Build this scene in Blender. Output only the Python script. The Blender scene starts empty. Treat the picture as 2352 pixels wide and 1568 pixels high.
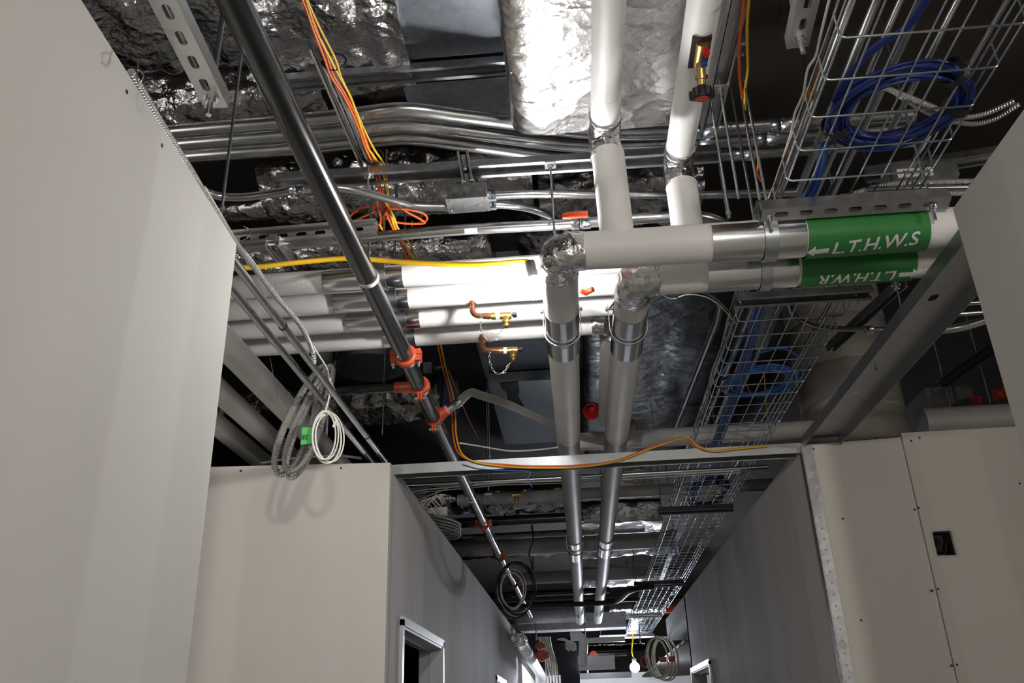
import bpy, bmesh, math, random
import numpy as np
from mathutils import Vector, Matrix, noise
random.seed(7)
SC = bpy.context.scene
COL = SC.collection
PI = math.pi
V = Vector

KS = 0.565            # the layout below is drawn 1.77 times life size about the camera; scaled to metres at the end
EYE = 1.72            # camera height above the floor, metres
ZF = 1.55-EYE/KS      # floor level in layout units
# ------------------------------------------------------------------ camera
CAM = np.array([0.0, 0.0, 1.55]); FPX = 1960.0
YAW, PITCH, ROLL = -0.0631157, 0.4240383, -0.0356653
def cam_axes():
    cy, sy, cp, sp = math.cos(YAW), math.sin(YAW), math.cos(PITCH), math.sin(PITCH)
    fwd = np.array([sy*cp, cy*cp, sp]); right = np.array([cy, -sy, 0.0]); up = np.cross(right, fwd)
    cr, sr = math.cos(ROLL), math.sin(ROLL)
    return cr*right + sr*up, -sr*right + cr*up, fwd
RX, UP, FW = cam_axes()
def at(px, py, z=None, y=None, x=None):
    d = RX*(px-1176)/FPX - UP*(py-784)/FPX + FW
    t = (z-CAM[2])/d[2] if z is not None else (y/d[1] if y is not None else x/d[0])
    return V(CAM + t*d)
cd = bpy.data.cameras.new('camera'); cam = bpy.data.objects.new('camera', cd); COL.objects.link(cam)
cd.sensor_width = 36; cd.sensor_fit = 'HORIZONTAL'; cd.lens = 36*FPX/2352; cd.clip_start = 0.02; cd.clip_end = 200
M4 = Matrix.Identity(4)
for i in range(3):
    M4[i][0], M4[i][1], M4[i][2], M4[i][3] = RX[i], UP[i], -FW[i], CAM[i]
cam.matrix_world = M4
SC.camera = cam

# ------------------------------------------------------------------ materials
def new_mat(name):
    m = bpy.data.materials.new(name); m.use_nodes = True
    n = m.node_tree.nodes; return m, n, m.node_tree.links, n['Principled BSDF']
def coords(n, l, kind='Object', scale=None):
    t = n.new('ShaderNodeTexCoord')
    if scale is None:
        if kind == 'UV': return t.outputs[kind]
        scale = (1/KS,)*3
    mp = n.new('ShaderNodeMapping'); mp.inputs['Scale'].default_value = scale
    l.new(t.outputs[kind], mp.inputs['Vector']); return mp.outputs['Vector']
def ramp(n, l, src, stops):
    r = n.new('ShaderNodeValToRGB'); e = r.color_ramp.elements
    while len(e) < len(stops): e.new(0.5)
    for s, (p, c) in zip(e, stops): s.position = p; s.color = (*c, 1)
    l.new(src, r.inputs['Fac']); return r.outputs['Color']
def simple(name, c, rough=0.5, metal=0.0, noise_amt=0.0, nscale=8, bump=0.0, bscale=60, coat=0, bdist=0.002):
    m, n, l, b = new_mat(name)
    b.inputs['Base Color'].default_value = (*c, 1); b.inputs['Roughness'].default_value = rough
    b.inputs['Metallic'].default_value = metal
    if coat: b.inputs['Coat Weight'].default_value = coat
    if noise_amt:
        t = n.new('ShaderNodeTexNoise'); t.inputs['Scale'].default_value = nscale; t.inputs['Detail'].default_value = 5
        l.new(coords(n, l), t.inputs['Vector'])
        lo = tuple(max(0, x*(1-noise_amt)) for x in c); hi = tuple(min(1, x*(1+noise_amt)) for x in c)
        l.new(ramp(n, l, t.outputs['Fac'], [(0.3, lo), (0.7, hi)]), b.inputs['Base Color'])
    if bump:
        t = n.new('ShaderNodeTexNoise'); t.inputs['Scale'].default_value = bscale; t.inputs['Detail'].default_value = 4
        l.new(coords(n, l), t.inputs['Vector'])
        u = n.new('ShaderNodeBump'); u.inputs['Strength'].default_value = bump; u.inputs['Distance'].default_value = KS*bdist
        l.new(t.outputs['Fac'], u.inputs['Height']); l.new(u.outputs['Normal'], b.inputs['Normal'])
    return m
def foil(name, c=(0.62, 0.62, 0.63), rough=0.17, scale=9.0, strength=0.75, scrim=False, dist=0.02):
    """crumpled foil: facets between creases at two sizes plus fine wrinkling"""
    m, n, l, b = new_mat(name)
    b.inputs['Base Color'].default_value = (*c, 1); b.inputs['Metallic'].default_value = 1; b.inputs['Roughness'].default_value = rough
    co = coords(n, l)
    nz = n.new('ShaderNodeTexNoise'); nz.inputs['Scale'].default_value = scale*0.9; nz.inputs['Detail'].default_value = 4
    l.new(co, nz.inputs['Vector'])
    mx = n.new('ShaderNodeMix'); mx.data_type = 'VECTOR'; mx.inputs['Factor'].default_value = 0.10
    l.new(co, mx.inputs[4]); l.new(nz.outputs['Color'], mx.inputs[5])
    st = n.new('ShaderNodeMapping'); st.inputs['Scale'].default_value = (1.0, 1.35, 0.8); l.new(mx.outputs[1], st.inputs['Vector'])
    vo = n.new('ShaderNodeTexVoronoi'); vo.inputs['Scale'].default_value = scale*1.15; l.new(st.outputs['Vector'], vo.inputs['Vector'])
    v2 = n.new('ShaderNodeTexVoronoi'); v2.inputs['Scale'].default_value = scale*3.1; l.new(st.outputs['Vector'], v2.inputs['Vector'])
    n2 = n.new('ShaderNodeTexNoise'); n2.inputs['Scale'].default_value = scale*5; n2.inputs['Detail'].default_value = 5; n2.inputs['Roughness'].default_value = 0.6
    n2.inputs['Distortion'].default_value = 1.5
    l.new(co, n2.inputs['Vector'])
    k2 = n.new('ShaderNodeMath'); k2.operation = 'MULTIPLY_ADD'; k2.inputs[1].default_value = 0.30; l.new(v2.outputs['Distance'], k2.inputs[0]); l.new(vo.outputs['Distance'], k2.inputs[2])
    ad = n.new('ShaderNodeMath'); ad.operation = 'MULTIPLY_ADD'; ad.inputs[1].default_value = 0.16; l.new(n2.outputs['Fac'], ad.inputs[0]); l.new(k2.outputs[0], ad.inputs[2])
    h = ad.outputs[0]
    if scrim:
        sp = n.new('ShaderNodeSeparateXYZ'); l.new(co, sp.inputs[0])
        def dia(sgn):
            a = n.new('ShaderNodeMath'); a.operation = 'ADD' if sgn > 0 else 'SUBTRACT'
            l.new(sp.outputs[0], a.inputs[0]); l.new(sp.outputs[1], a.inputs[1])
            s = n.new('ShaderNodeMath'); s.operation = 'MULTIPLY'; s.inputs[1].default_value = 26; l.new(a.outputs[0], s.inputs[0])
            f = n.new('ShaderNodeMath'); f.operation = 'FRACT'; l.new(s.outputs[0], f.inputs[0])
            g = n.new('ShaderNodeMath'); g.operation = 'LESS_THAN'; g.inputs[1].default_value = 0.1; l.new(f.outputs[0], g.inputs[0])
            return g.outputs[0]
        mxx = n.new('ShaderNodeMath'); mxx.operation = 'MAXIMUM'; l.new(dia(1), mxx.inputs[0]); l.new(dia(-1), mxx.inputs[1])
        k = n.new('ShaderNodeMath'); k.operation = 'MULTIPLY'; k.inputs[1].default_value = 0.10; l.new(mxx.outputs[0], k.inputs[0])
        a2 = n.new('ShaderNodeMath'); a2.operation = 'ADD'; l.new(h, a2.inputs[0]); l.new(k.outputs[0], a2.inputs[1]); h = a2.outputs[0]
    u = n.new('ShaderNodeBump'); u.inputs['Strength'].default_value = strength; u.inputs['Distance'].default_value = KS*dist
    l.new(h, u.inputs['Height']); l.new(u.outputs['Normal'], b.inputs['Normal'])
    return m
def galv(name, c=(0.62, 0.64, 0.66), rough=0.34, streak=0.25, spangle=28):
    m, n, l, b = new_mat(name)
    b.inputs['Metallic'].default_value = 1
    co = coords(n, l)
    vo = n.new('ShaderNodeTexVoronoi'); vo.inputs['Scale'].default_value = spangle; l.new(co, vo.inputs['Vector'])
    nz = n.new('ShaderNodeTexNoise'); nz.inputs['Scale'].default_value = 5; nz.inputs['Detail'].default_value = 6; l.new(co, nz.inputs['Vector'])
    mx = n.new('ShaderNodeMix'); mx.data_type = 'FLOAT'; mx.inputs['Factor'].default_value = 0.55
    l.new(vo.outputs['Color'], mx.inputs[2]); l.new(nz.outputs['Fac'], mx.inputs[3])
    lo = tuple(x*(1-streak) for x in c); hi = tuple(min(1, x*(1+streak*0.7)) for x in c)
    l.new(ramp(n, l, mx.outputs[0], [(0.25, lo), (0.75, hi)]), b.inputs['Base Color'])
    r2 = n.new('ShaderNodeMapRange'); r2.inputs[3].default_value = rough-0.08; r2.inputs[4].default_value = rough+0.12
    l.new(nz.outputs['Fac'], r2.inputs[0]); l.new(r2.outputs[0], b.inputs['Roughness'])
    return m
def ribbed(name, c, rough, metal, per_m, strength=0.8, dist=0.002, diag=0.0, crossed=False):
    """ribs wound round a tube; v runs along the tube in metres, u round it in metres"""
    m, n, l, b = new_mat(name)
    b.inputs['Base Color'].default_value = (*c, 1); b.inputs['Roughness'].default_value = rough; b.inputs['Metallic'].default_value = metal
    sp = n.new('ShaderNodeSeparateXYZ'); l.new(coords(n, l, 'UV'), sp.inputs[0])
    def wave(k):
        a = n.new('ShaderNodeMath'); a.operation = 'MULTIPLY'; a.inputs[1].default_value = k; l.new(sp.outputs[0], a.inputs[0])
        s = n.new('ShaderNodeMath'); s.operation = 'ADD'; l.new(a.outputs[0], s.inputs[0]); l.new(sp.outputs[1], s.inputs[1])
        f = n.new('ShaderNodeMath'); f.operation = 'MULTIPLY'; f.inputs[1].default_value = per_m*2*PI; l.new(s.outputs[0], f.inputs[0])
        g = n.new('ShaderNodeMath'); g.operation = 'SINE'; l.new(f.outputs[0], g.inputs[0]); return g.outputs[0]
    h = wave(diag)
    if crossed:
        mm = n.new('ShaderNodeMath'); mm.operation = 'MULTIPLY'; l.new(h, mm.inputs[0]); l.new(wave(-diag), mm.inputs[1]); h = mm.outputs[0]
    u = n.new('ShaderNodeBump'); u.inputs['Strength'].default_value = strength; u.inputs['Distance'].default_value = KS*dist
    l.new(h, u.inputs['Height']); l.new(u.outputs['Normal'], b.inputs['Normal'])
    return m
def jacket(name, c=(0.78, 0.77, 0.76)):
    """white paper jacket with fine hoop wrinkles and a few dents"""
    m, n, l, b = new_mat(name)
    b.inputs['Base Color'].default_value = (*c, 1); b.inputs['Roughness'].default_value = 0.5
    uv = coords(n, l, 'UV', (2.0, 60, 1))
    t = n.new('ShaderNodeTexNoise'); t.inputs['Scale'].default_value = 2.0; t.inputs['Detail'].default_value = 4; t.inputs['Distortion'].default_value = 0.5
    l.new(uv, t.inputs['Vector'])
    t2 = n.new('ShaderNodeTexNoise'); t2.inputs['Scale'].default_value = 9; t2.inputs['Detail'].default_value = 2; l.new(coords(n, l), t2.inputs['Vector'])
    pw = n.new('ShaderNodeMath'); pw.operation = 'MULTIPLY'; l.new(t.outputs['Fac'], pw.inputs[0]); l.new(t2.outputs['Fac'], pw.inputs[1])
    u = n.new('ShaderNodeBump'); u.inputs['Strength'].default_value = 0.35; u.inputs['Distance'].default_value = KS*0.006
    l.new(pw.outputs[0], u.inputs['Height']); l.new(u.outputs['Normal'], b.inputs['Normal'])
    t3 = n.new('ShaderNodeTexNoise'); t3.inputs['Scale'].default_value = 2.5; t3.inputs['Detail'].default_value = 8; l.new(coords(n, l), t3.inputs['Vector'])
    l.new(ramp(n, l, t3.outputs['Fac'], [(0.35, tuple(x*0.9 for x in c)), (0.6, c)]), b.inputs['Base Color'])
    return m
def drywall(name, c=(0.65, 0.635, 0.60), axis=1, band_step=1.22, amt=0.07):
    m, n, l, b = new_mat(name)
    b.inputs['Roughness'].default_value = 0.75
    co = coords(n, l)
    t = n.new('ShaderNodeTexNoise'); t.inputs['Scale'].default_value = 1.1; t.inputs['Detail'].default_value = 9; t.inputs['Roughness'].default_value = 0.55
    sc = [1.6, 1.6, 0.5]; mp = n.new('ShaderNodeMapping'); mp.inputs['Scale'].default_value = sc; l.new(co, mp.inputs['Vector']); l.new(mp.outputs['Vector'], t.inputs['Vector'])
    # lighter upright bands at even spacing, slightly wavering
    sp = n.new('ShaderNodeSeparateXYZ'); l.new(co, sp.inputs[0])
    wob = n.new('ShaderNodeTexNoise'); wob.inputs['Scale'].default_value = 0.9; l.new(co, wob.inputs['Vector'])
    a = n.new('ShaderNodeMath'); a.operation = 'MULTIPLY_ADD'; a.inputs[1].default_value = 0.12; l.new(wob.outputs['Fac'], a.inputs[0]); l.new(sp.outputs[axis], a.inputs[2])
    d = n.new('ShaderNodeMath'); d.operation = 'DIVIDE'; d.inputs[1].default_value = band_step; l.new(a.outputs[0], d.inputs[0])
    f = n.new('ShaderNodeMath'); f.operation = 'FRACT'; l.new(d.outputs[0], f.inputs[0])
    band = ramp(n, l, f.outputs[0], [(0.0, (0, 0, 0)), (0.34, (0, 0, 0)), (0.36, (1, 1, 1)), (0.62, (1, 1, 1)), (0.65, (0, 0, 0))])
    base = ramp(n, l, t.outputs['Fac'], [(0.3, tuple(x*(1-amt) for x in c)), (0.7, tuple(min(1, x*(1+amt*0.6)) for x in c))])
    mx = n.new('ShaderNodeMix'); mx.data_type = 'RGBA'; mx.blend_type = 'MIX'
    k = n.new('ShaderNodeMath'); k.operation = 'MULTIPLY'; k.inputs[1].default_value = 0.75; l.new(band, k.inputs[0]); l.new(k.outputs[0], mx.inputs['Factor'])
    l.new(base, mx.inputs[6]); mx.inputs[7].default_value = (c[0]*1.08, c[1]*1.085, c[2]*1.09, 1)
    l.new(mx.outputs[2], b.inputs['Base Color'])
    t2 = n.new('ShaderNodeTexNoise'); t2.inputs['Scale'].default_value = 140; l.new(co, t2.inputs['Vector'])
    u = n.new('ShaderNodeBump'); u.inputs['Strength'].default_value = 0.08; u.inputs['Distance'].default_value = KS*0.002; l.new(t2.outputs['Fac'], u.inputs['Height']); l.new(u.outputs['Normal'], b.inputs['Normal'])
    return m
def emit(name, c, s):
    m = bpy.data.materials.new(name); m.use_nodes = True; n = m.node_tree.nodes; n.clear()
    e = n.new('ShaderNodeEmission'); e.inputs[0].default_value = (*c, 1); e.inputs[1].default_value = s
    o = n.new('ShaderNodeOutputMaterial'); m.node_tree.links.new(e.outputs[0], o.inputs[0]); return m

MT = dict(
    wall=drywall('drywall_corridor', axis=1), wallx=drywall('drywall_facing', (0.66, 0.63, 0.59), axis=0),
    board=simple('drywall_core', (0.62, 0.6, 0.57), 0.9, 0, 0.15, 30),
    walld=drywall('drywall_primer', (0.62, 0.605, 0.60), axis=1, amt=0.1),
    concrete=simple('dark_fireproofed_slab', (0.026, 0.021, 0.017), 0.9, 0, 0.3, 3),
    floor=simple('concrete_floor', (0.45, 0.44, 0.42), 0.7, 0, 0.15, 4),
    column=simple('pale_concrete', (0.40, 0.37, 0.33), 0.8, 0, 0.12, 3, 0.2, 20),
    jacket=jacket('white_pipe_jacket'), jacket2=jacket('grey_pipe_jacket', (0.46, 0.45, 0.44)),  # second jacket is a grey copy, also used on corridor pipes past the header
    alum=galv('bright_saddle_sheet', (0.82, 0.83, 0.84), 0.16, 0.06, 10),
    galv=galv('galvanised_steel'), galvd=galv('dull_galvanised_steel', (0.40, 0.41, 0.42), 0.42, 0.25),
    duct=galv('galvanised_duct_sheet', (0.30, 0.33, 0.37), 0.42, 0.15, 40),
    emt=galv('conduit_steel', (0.56, 0.57, 0.58), 0.24, 0.08, 6),
    zinc=galv('zinc_plate', (0.58, 0.63, 0.68), 0.24, 0.1, 30),
    chrome=simple('bright_zinc', (0.75, 0.77, 0.8), 0.18, 1),
    strutw=galv('channel_steel', (0.68, 0.67, 0.65), 0.38, 0.12, 14),
    track=galv('track_steel', (0.44, 0.45, 0.455), 0.42, 0.08, 30),
    foil=foil('crinkled_foil', (.56, .56, .57), rough=.12, dist=.03, strength=.7), foilf=foil('fine_crinkled_foil', (.72, .72, .72), rough=0.12, scale=12, strength=0.8, dist=0.016),
    foils=foil('scrim_foil', (0.84, 0.84, 0.84), 0.24, 8, 0.55, True, 0.016),
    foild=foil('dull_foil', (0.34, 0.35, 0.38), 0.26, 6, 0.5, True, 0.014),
    black=simple('black_pipe_paint', (0.012, 0.012, 0.013), 0.22, 0, 0.4, 6, 0.05, 50, 0.3),
    blackm=simple('matt_black', (0.012, 0.012, 0.012), 0.55), red=simple('red_oxide_paint', (0.44, 0.065, 0.022), 0.42, 0, 0.1, 12),
    redp=simple('red_plastic', (0.45, 0.012, 0.015), 0.3), orange=simple('orange_cable', (0.75, 0.12, 0.02), 0.4),
    redl=simple('red_lever', (0.72, 0.07, 0.02), 0.35),
    yellow=simple('yellow_cable', (0.72, 0.44, 0.02), 0.4), ycord=simple('yellow_cord', (0.80, 0.47, 0.01), 0.45),
    blue=simple('blue_cable', (0.04, 0.11, 0.42), 0.38), blued=simple('dark_blue_cable', (0.015, 0.035, 0.20), 0.4),
    blueb=simple('bright_blue_cable', (0.06, 0.20, 0.62), 0.38),
    wcable=simple('white_cable', (0.68, 0.67, 0.6), 0.45), gcable=simple('green_wire', (0.02, 0.22, 0.1), 0.45),
    copper=simple('copper_tube', (0.65, 0.30, 0.17), 0.3, 1, 0.15, 20), brass=simple('brass', (0.55, 0.38, 0.14), 0.36, 1, 0.1, 30),
    cwire=ribbed('stranded_copper', (0.62, 0.30, 0.18), 0.35, 1, 90, 0.8, 0.002, 3.0),
    mc=ribbed('armoured_cable', (0.62, 0.61, 0.59), 0.3, .6, 95, 1.0, 0.003, 0.3),
    braid=ribbed('steel_braid', (0.55, 0.53, 0.50), 0.3, .6, 80, 1.0, 0.003, 1.2, True),
    green=simple('green_pipe_band', (0.035, 0.20, 0.05), 0.4, 0, 0.05, 10), wtext=simple('white_lettering', (0.72, 0.72, 0.70), 0.5),
    gtape=simple('green_tape', (0.12, 0.62, 0.15), 0.5), ink=simple('black_ink', (0.015, 0.015, 0.015), 0.6),
    wplastic=simple('white_plastic', (0.72, 0.72, 0.7), 0.4), label=simple('paper_label', (0.7, 0.7, 0.68), 0.6),
    wool=simple('glass_wool', (0.50, 0.47, 0.36), 0.95, 0, 0.2, 20, 0.4, 50), pink=simple('pink_marking', (0.8, 0.2, 0.25), 0.6),
    frame=simple('primed_door_frame', (0.55, 0.56, 0.58), 0.4, 0.3), bluev=simple('blue_valve_cap', (0.03, 0.08, 0.35), 0.4),
    dark=simple('dark_box', (0.02, 0.018, 0.017), 0.7), bulb=emit('lit_bulb', (1.0, 0.98, 0.96), 400), bulbf=emit('lit_far_bulb', (0.88, 0.93, 1.0), 400),
)

# ------------------------------------------------------------------ mesh builder
class MB:
    def __init__(s): s.v = []; s.f = []; s.sm = []; s.uv = []
    def add(s, vs, fs, smooth=False, uvs=None):
        o = len(s.v); s.v += [V(p) for p in vs]
        for i, f in enumerate(fs):
            s.f.append([o+k for k in f]); s.sm.append(smooth); s.uv.append(uvs[i] if uvs else [(0, 0)]*len(f))
        return s
    def box(s, a, b, M=None):
        (x0, y0, z0), (x1, y1, z1) = a, b
        p = [V((x, y, z)) for z in (z0, z1) for y in (y0, y1) for x in (x0, x1)]
        if M: p = [M @ q for q in p]
        return s.add(p, [(0, 2, 3, 1), (4, 5, 7, 6), (0, 1, 5, 4), (2, 6, 7, 3), (0, 4, 6, 2), (1, 3, 7, 5)])
    def tube(s, pts, r, n=12, cap=True, closed=False, radii=None, jit=0.0):
        pts = [V(p) for p in pts]; N = len(pts); ts = []
        for i in range(N):
            a = pts[(i-1) % N] if (closed or i > 0) else pts[i]; b = pts[(i+1) % N] if (closed or i < N-1) else pts[i]
            d = b-a; ts.append(d.normalized() if d.length > 1e-9 else V((0, 0, 1)))
        t = ts[0]; u = t.orthogonal().normalized()
        if abs(t.z) < 0.9: u = t.cross(V((0, 0, 1))).normalized()
        rings = []; L = 0; Ls = []
        for i in range(N):
            if i:
                q = ts[i-1].rotation_difference(ts[i]); u = q @ u; L += (pts[i]-pts[i-1]).length
            w = ts[i].cross(u).normalized(); u = w.cross(ts[i]).normalized(); Ls.append(L)
            R = radii[i] if radii else r; ring = []
            for k in range(n):
                rr = R*(1+(random.uniform(-jit, jit) if jit else 0)); ph = 2*PI*k/n
                ring.append(pts[i]+u*math.cos(ph)*rr+w*math.sin(ph)*rr)
            rings.append(ring)
        vs = [p for g in rings for p in g]; fs = []; uvs = []; c = 2*PI*r/n
        for i in range(N if closed else N-1):
            j = (i+1) % N; l0 = Ls[i]; l1 = Ls[j] if j else L+(pts[0]-pts[-1]).length
            for k in range(n):
                k2 = (k+1) % n; fs.append((i*n+k, i*n+k2, j*n+k2, j*n+k))
                uvs.append([(k*c, l0), ((k+1)*c, l0), ((k+1)*c, l1), (k*c, l1)])
        s.add(vs, fs, True, uvs)
        if cap and not closed:
            s.add(rings[0], [tuple(range(n-1, -1, -1))]); s.add(rings[-1], [tuple(range(n))])
        return s
    def cyl(s, a, b, r, n=16, r2=None): return s.tube([a, b], r, n, radii=[r, r if r2 is None else r2])
    def shell(s, a, b, r, ang0, ang1, n=16, th=0.002, ref=(0, 0, -1)):
        """curved sheet round the axis a-b, angles measured from ref"""
        a, b = V(a), V(b); t = (b-a).normalized(); e = V(ref); e = (e-t*e.dot(t)).normalized(); w = t.cross(e)
        vs = []; fs = []; L = (b-a).length; uvs = []
        for i in range(n+1):
            g = ang0+(ang1-ang0)*i/n; d = e*math.cos(g)+w*math.sin(g)
            vs += [a+d*(r+th), b+d*(r+th), a+d*r, b+d*r]
        for i in range(n):
            o = 4*i; fs += [(o, o+1, o+5, o+4), (o+2, o+6, o+7, o+3)]; uvs += [[(0, 0), (0, L), (.1, L), (.1, 0)]]*2
        s.add(vs, fs, True, uvs)
        ed = []
        for i in range(n): o = 4*i; ed += [(o, o+4, o+6, o+2), (o+1, o+3, o+7, o+5)]
        ed += [(0, 2, 3, 1), (4*n, 4*n+1, 4*n+3, 4*n+2)]
        return s.add([V(p) for p in vs], ed)
    def sphere(s, c, r, nu=16, nv=10, sc=(1, 1, 1)):
        c = V(c); vs = [c+V((0, 0, r*sc[2]))]; fs = []
        for j in range(1, nv):
            a = PI*j/nv
            for i in range(nu): b = 2*PI*i/nu; vs.append(c+V((r*sc[0]*math.sin(a)*math.cos(b), r*sc[1]*math.sin(a)*math.sin(b), r*sc[2]*math.cos(a))))
        vs.append(c-V((0, 0, r*sc[2]))); e = len(vs)-1
        for i in range(nu): fs.append((0, 1+i, 1+(i+1) % nu)); fs.append((e, e-nu+(i+1) % nu, e-nu+i))
        for j in range(nv-2):
            for i in range(nu): a = 1+j*nu+i; b = 1+j*nu+(i+1) % nu; fs.append((a, a+nu, b+nu, b))
        return s.add(vs, fs, True)
    def extrude(s, prof, p0, p1, side, up):
        """open or closed 2-D profile (list of (a,b)) carried from p0 to p1"""
        p0, p1, side, up = V(p0), V(p1), V(side), V(up); n = len(prof)
        vs = [p0+side*a+up*b for a, b in prof]+[p1+side*a+up*b for a, b in prof]
        fs = [(i, (i+1) % n, n+(i+1) % n, n+i) for i in range(n)]
        s.add(vs, fs); s.add(vs[:n], [tuple(range(n-1, -1, -1))]); return s.add(vs[n:], [tuple(range(n))])
    def slotplate(s, p0, p1, side, up, w, th, pitch, sl, sw, off=0.02, n=16):
        """flat strip p0-p1 of width w and thickness th, pierced by slots"""
        p0, p1, side, up = V(p0), V(p1), V(side).normalized(), V(up).normalized(); L = (p1-p0).length; t = (p1-p0).normalized()
        k = max(1, int((L-2*off)/pitch)); c0 = (L-k*pitch)/2
        def q(a, b, h): return p0+t*a+side*b+up*h
        for (a0, a1) in ((0, c0), (L-c0, L)):
            if a1-a0 > 1e-4: 
                vs = [q(a, b, h) for h in (0, th) for a, b in ((a0, -w/2), (a1, -w/2), (a1, w/2), (a0, w/2))]
                s.add(vs, [(0, 1, 2, 3), (7, 6, 5, 4), (0, 4, 5, 1), (1, 5, 6, 2), (2, 6, 7, 3), (3, 7, 4, 0)])
        for i in range(k):
            c = c0+pitch*(i+.5); inn = []; out = []
            for j in range(n):
                g = 2*PI*(j+.5)/n; ca, sa = math.cos(g), math.sin(g)
                hx = (sl-sw)/2
                inn.append((c+(hx if ca > 0 else -hx)+ca*sw/2, sa*sw/2))
                m = min(pitch/2/max(abs(ca), 1e-6), w/2/max(abs(sa), 1e-6)); out.append((c+ca*m, sa*m))
            # snap the nearest ring point to each corner of the cell
            for sx in (-1, 1):
                for sy in (-1, 1):
                    j = min(range(n), key=lambda j: (out[j][0]-c-sx*pitch/2)**2+(out[j][1]-sy*w/2)**2); out[j] = (c+sx*pitch/2, sy*w/2)
            vs = [q(a, b, h) for h in (0, th) for a, b in inn+out]
            fs = []
            for j in range(n):
                j2 = (j+1) % n
                fs += [(j, j2, n+j2, n+j), (2*n+j, 3*n+j, 3*n+j2, 2*n+j2), (j, 2*n+j, 2*n+j2, j2), (n+j, n+j2, 3*n+j2, 3*n+j)]
            s.add(vs, fs)
        return s
    def strut(s, p0, p1, up, w=0.066, h=0.05, th=0.0035, lip=0.014, slots=True, pitch=0.0885, sl=0.05, sw=0.022):
        """slotted C-channel from p0 to p1; web at the 'up' = 0 face, open side towards +up"""
        p0, p1, up = V(p0), V(p1), V(up).normalized(); t = (p1-p0).normalized(); up = (up-t*up.dot(t)).normalized(); side = t.cross(up).normalized()
        if slots: s.slotplate(p0, p1, side, up, w-2*th, th, pitch, sl, sw)
        else: s.extrude([(-w/2+th, 0), (w/2-th, 0), (w/2-th, th), (-w/2+th, th)], p0, p1, side, up)
        for g in (-1, 1):
            s.extrude([(g*(w/2-th), 0), (g*w/2, 0), (g*w/2, h), (g*(w/2-th), h)], p0, p1, side, up)
            s.extrude([(g*(w/2-lip), h-th*3), (g*(w/2-lip)+g*th, h-th*3), (g*(w/2-lip)+g*th, h), (g*(w/2-lip), h)], p0, p1, side, up)
            s.extrude([(g*(w/2-th), h-th), (g*(w/2-lip), h-th), (g*(w/2-lip), h), (g*(w/2-th), h)], p0, p1, side, up)
        return s
    def crinkle(s, fn, nu, nv, amp, sc, closed_u=False, seed=0.0):
        """surface fn(u,v)->(point, normal) pushed in and out by noise"""
        vs = []; m = nu if closed_u else nu+1
        for j in range(nv+1):
            for i in range(m):
                p, nn = fn(i/nu, j/nv); q = p*sc+V((seed, seed*1.7, 0))
                d = noise.fractal(q, 0.8, 2.1, 4)+0.6*abs(noise.noise(q*2.3))
                vs.append(p+nn*amp*d)
        fs = [(j*m+i, j*m+(i+1) % m, (j+1)*m+(i+1) % m, (j+1)*m+i) for j in range(nv) for i in range(nu)]
        return s.add(vs, fs, True)
    def lathe(s, c, ax, prof, n=28):
        c, ax = V(c), V(ax).normalized(); u = ax.orthogonal().normalized(); w = ax.cross(u); vs = []
        for h, r in prof: vs += [c+ax*h+(u*math.cos(2*PI*k/n)+w*math.sin(2*PI*k/n))*r for k in range(n)]
        fs = [(j*n+k, j*n+(k+1) % n, (j+1)*n+(k+1) % n, (j+1)*n+k) for j in range(len(prof)-1) for k in range(n)]
        return s.add(vs, fs, True)
    def hexbolt(s, c, ax, r, h, n=6): c = V(c); ax = V(ax).normalized(); s.tube([c, c+ax*h], r, n); return s
    def build(s, name, mat, parent=None, org=None):
        me = bpy.data.meshes.new(name)
        if parent is not None: org = V(parent['_o'])
        elif org is None:
            xs = [p.x for p in s.v]; ys = [p.y for p in s.v]; zs = [p.z for p in s.v]
            org = V(((min(xs)+max(xs))/2, (min(ys)+max(ys))/2, min(zs)))
        me.from_pydata([tuple(p-org) for p in s.v], [], s.f); me.polygons.foreach_set('use_smooth', s.sm)
        uvl = me.uv_layers.new(name='uv'); uvl.data.foreach_set('uv', [c for f in s.uv for q in f for c in q])
        me.materials.append(MT[mat] if isinstance(mat, str) else mat)
        me.update()
        o = bpy.data.objects.new(name, me); COL.objects.link(o)
        if parent is not None: o.parent = parent
        else: o.location = org
        o['_o'] = tuple(org); TEMP.append(o)
        return o
TEMP = []
def tag(o, label=None, cat=None, group=None, kind=None):
    if label: o['label'] = label
    if cat: o['category'] = cat
    if group: o['group'] = group
    if kind: o['kind'] = kind
    return o
def thing(name, label, cat, loc, group=None):
    o = bpy.data.objects.new(name, None); o.empty_display_size = 0.05; COL.objects.link(o)
    o.location = loc; o['_o'] = tuple(loc); TEMP.append(o); return tag(o, label, cat, group)
def struct(name, mb, mat, parent=None, label=None, cat=None):
    o = mb.build(name, mat, parent)
    if parent is None: tag(o, label, cat, kind='structure')
    return o
def cr(pts, k=8, closed=False):
    pts = [V(p) for p in pts]; n = len(pts); out = []
    for i in range(n if closed else n-1):
        p0 = pts[i-1] if (i > 0 or closed) else pts[0]*2-pts[1]; p1 = pts[i]; p2 = pts[(i+1) % n]
        p3 = pts[(i+2) % n] if (closed or i+2 < n) else p2*2-p1
        for j in range(k):
            t = j/k; out.append(0.5*((2*p1)+(p2-p0)*t+(2*p0-5*p1+4*p2-p3)*t*t+(3*p1-p0-3*p2+p3)*t**3))
    if not closed: out.append(pts[-1])
    return out
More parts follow.
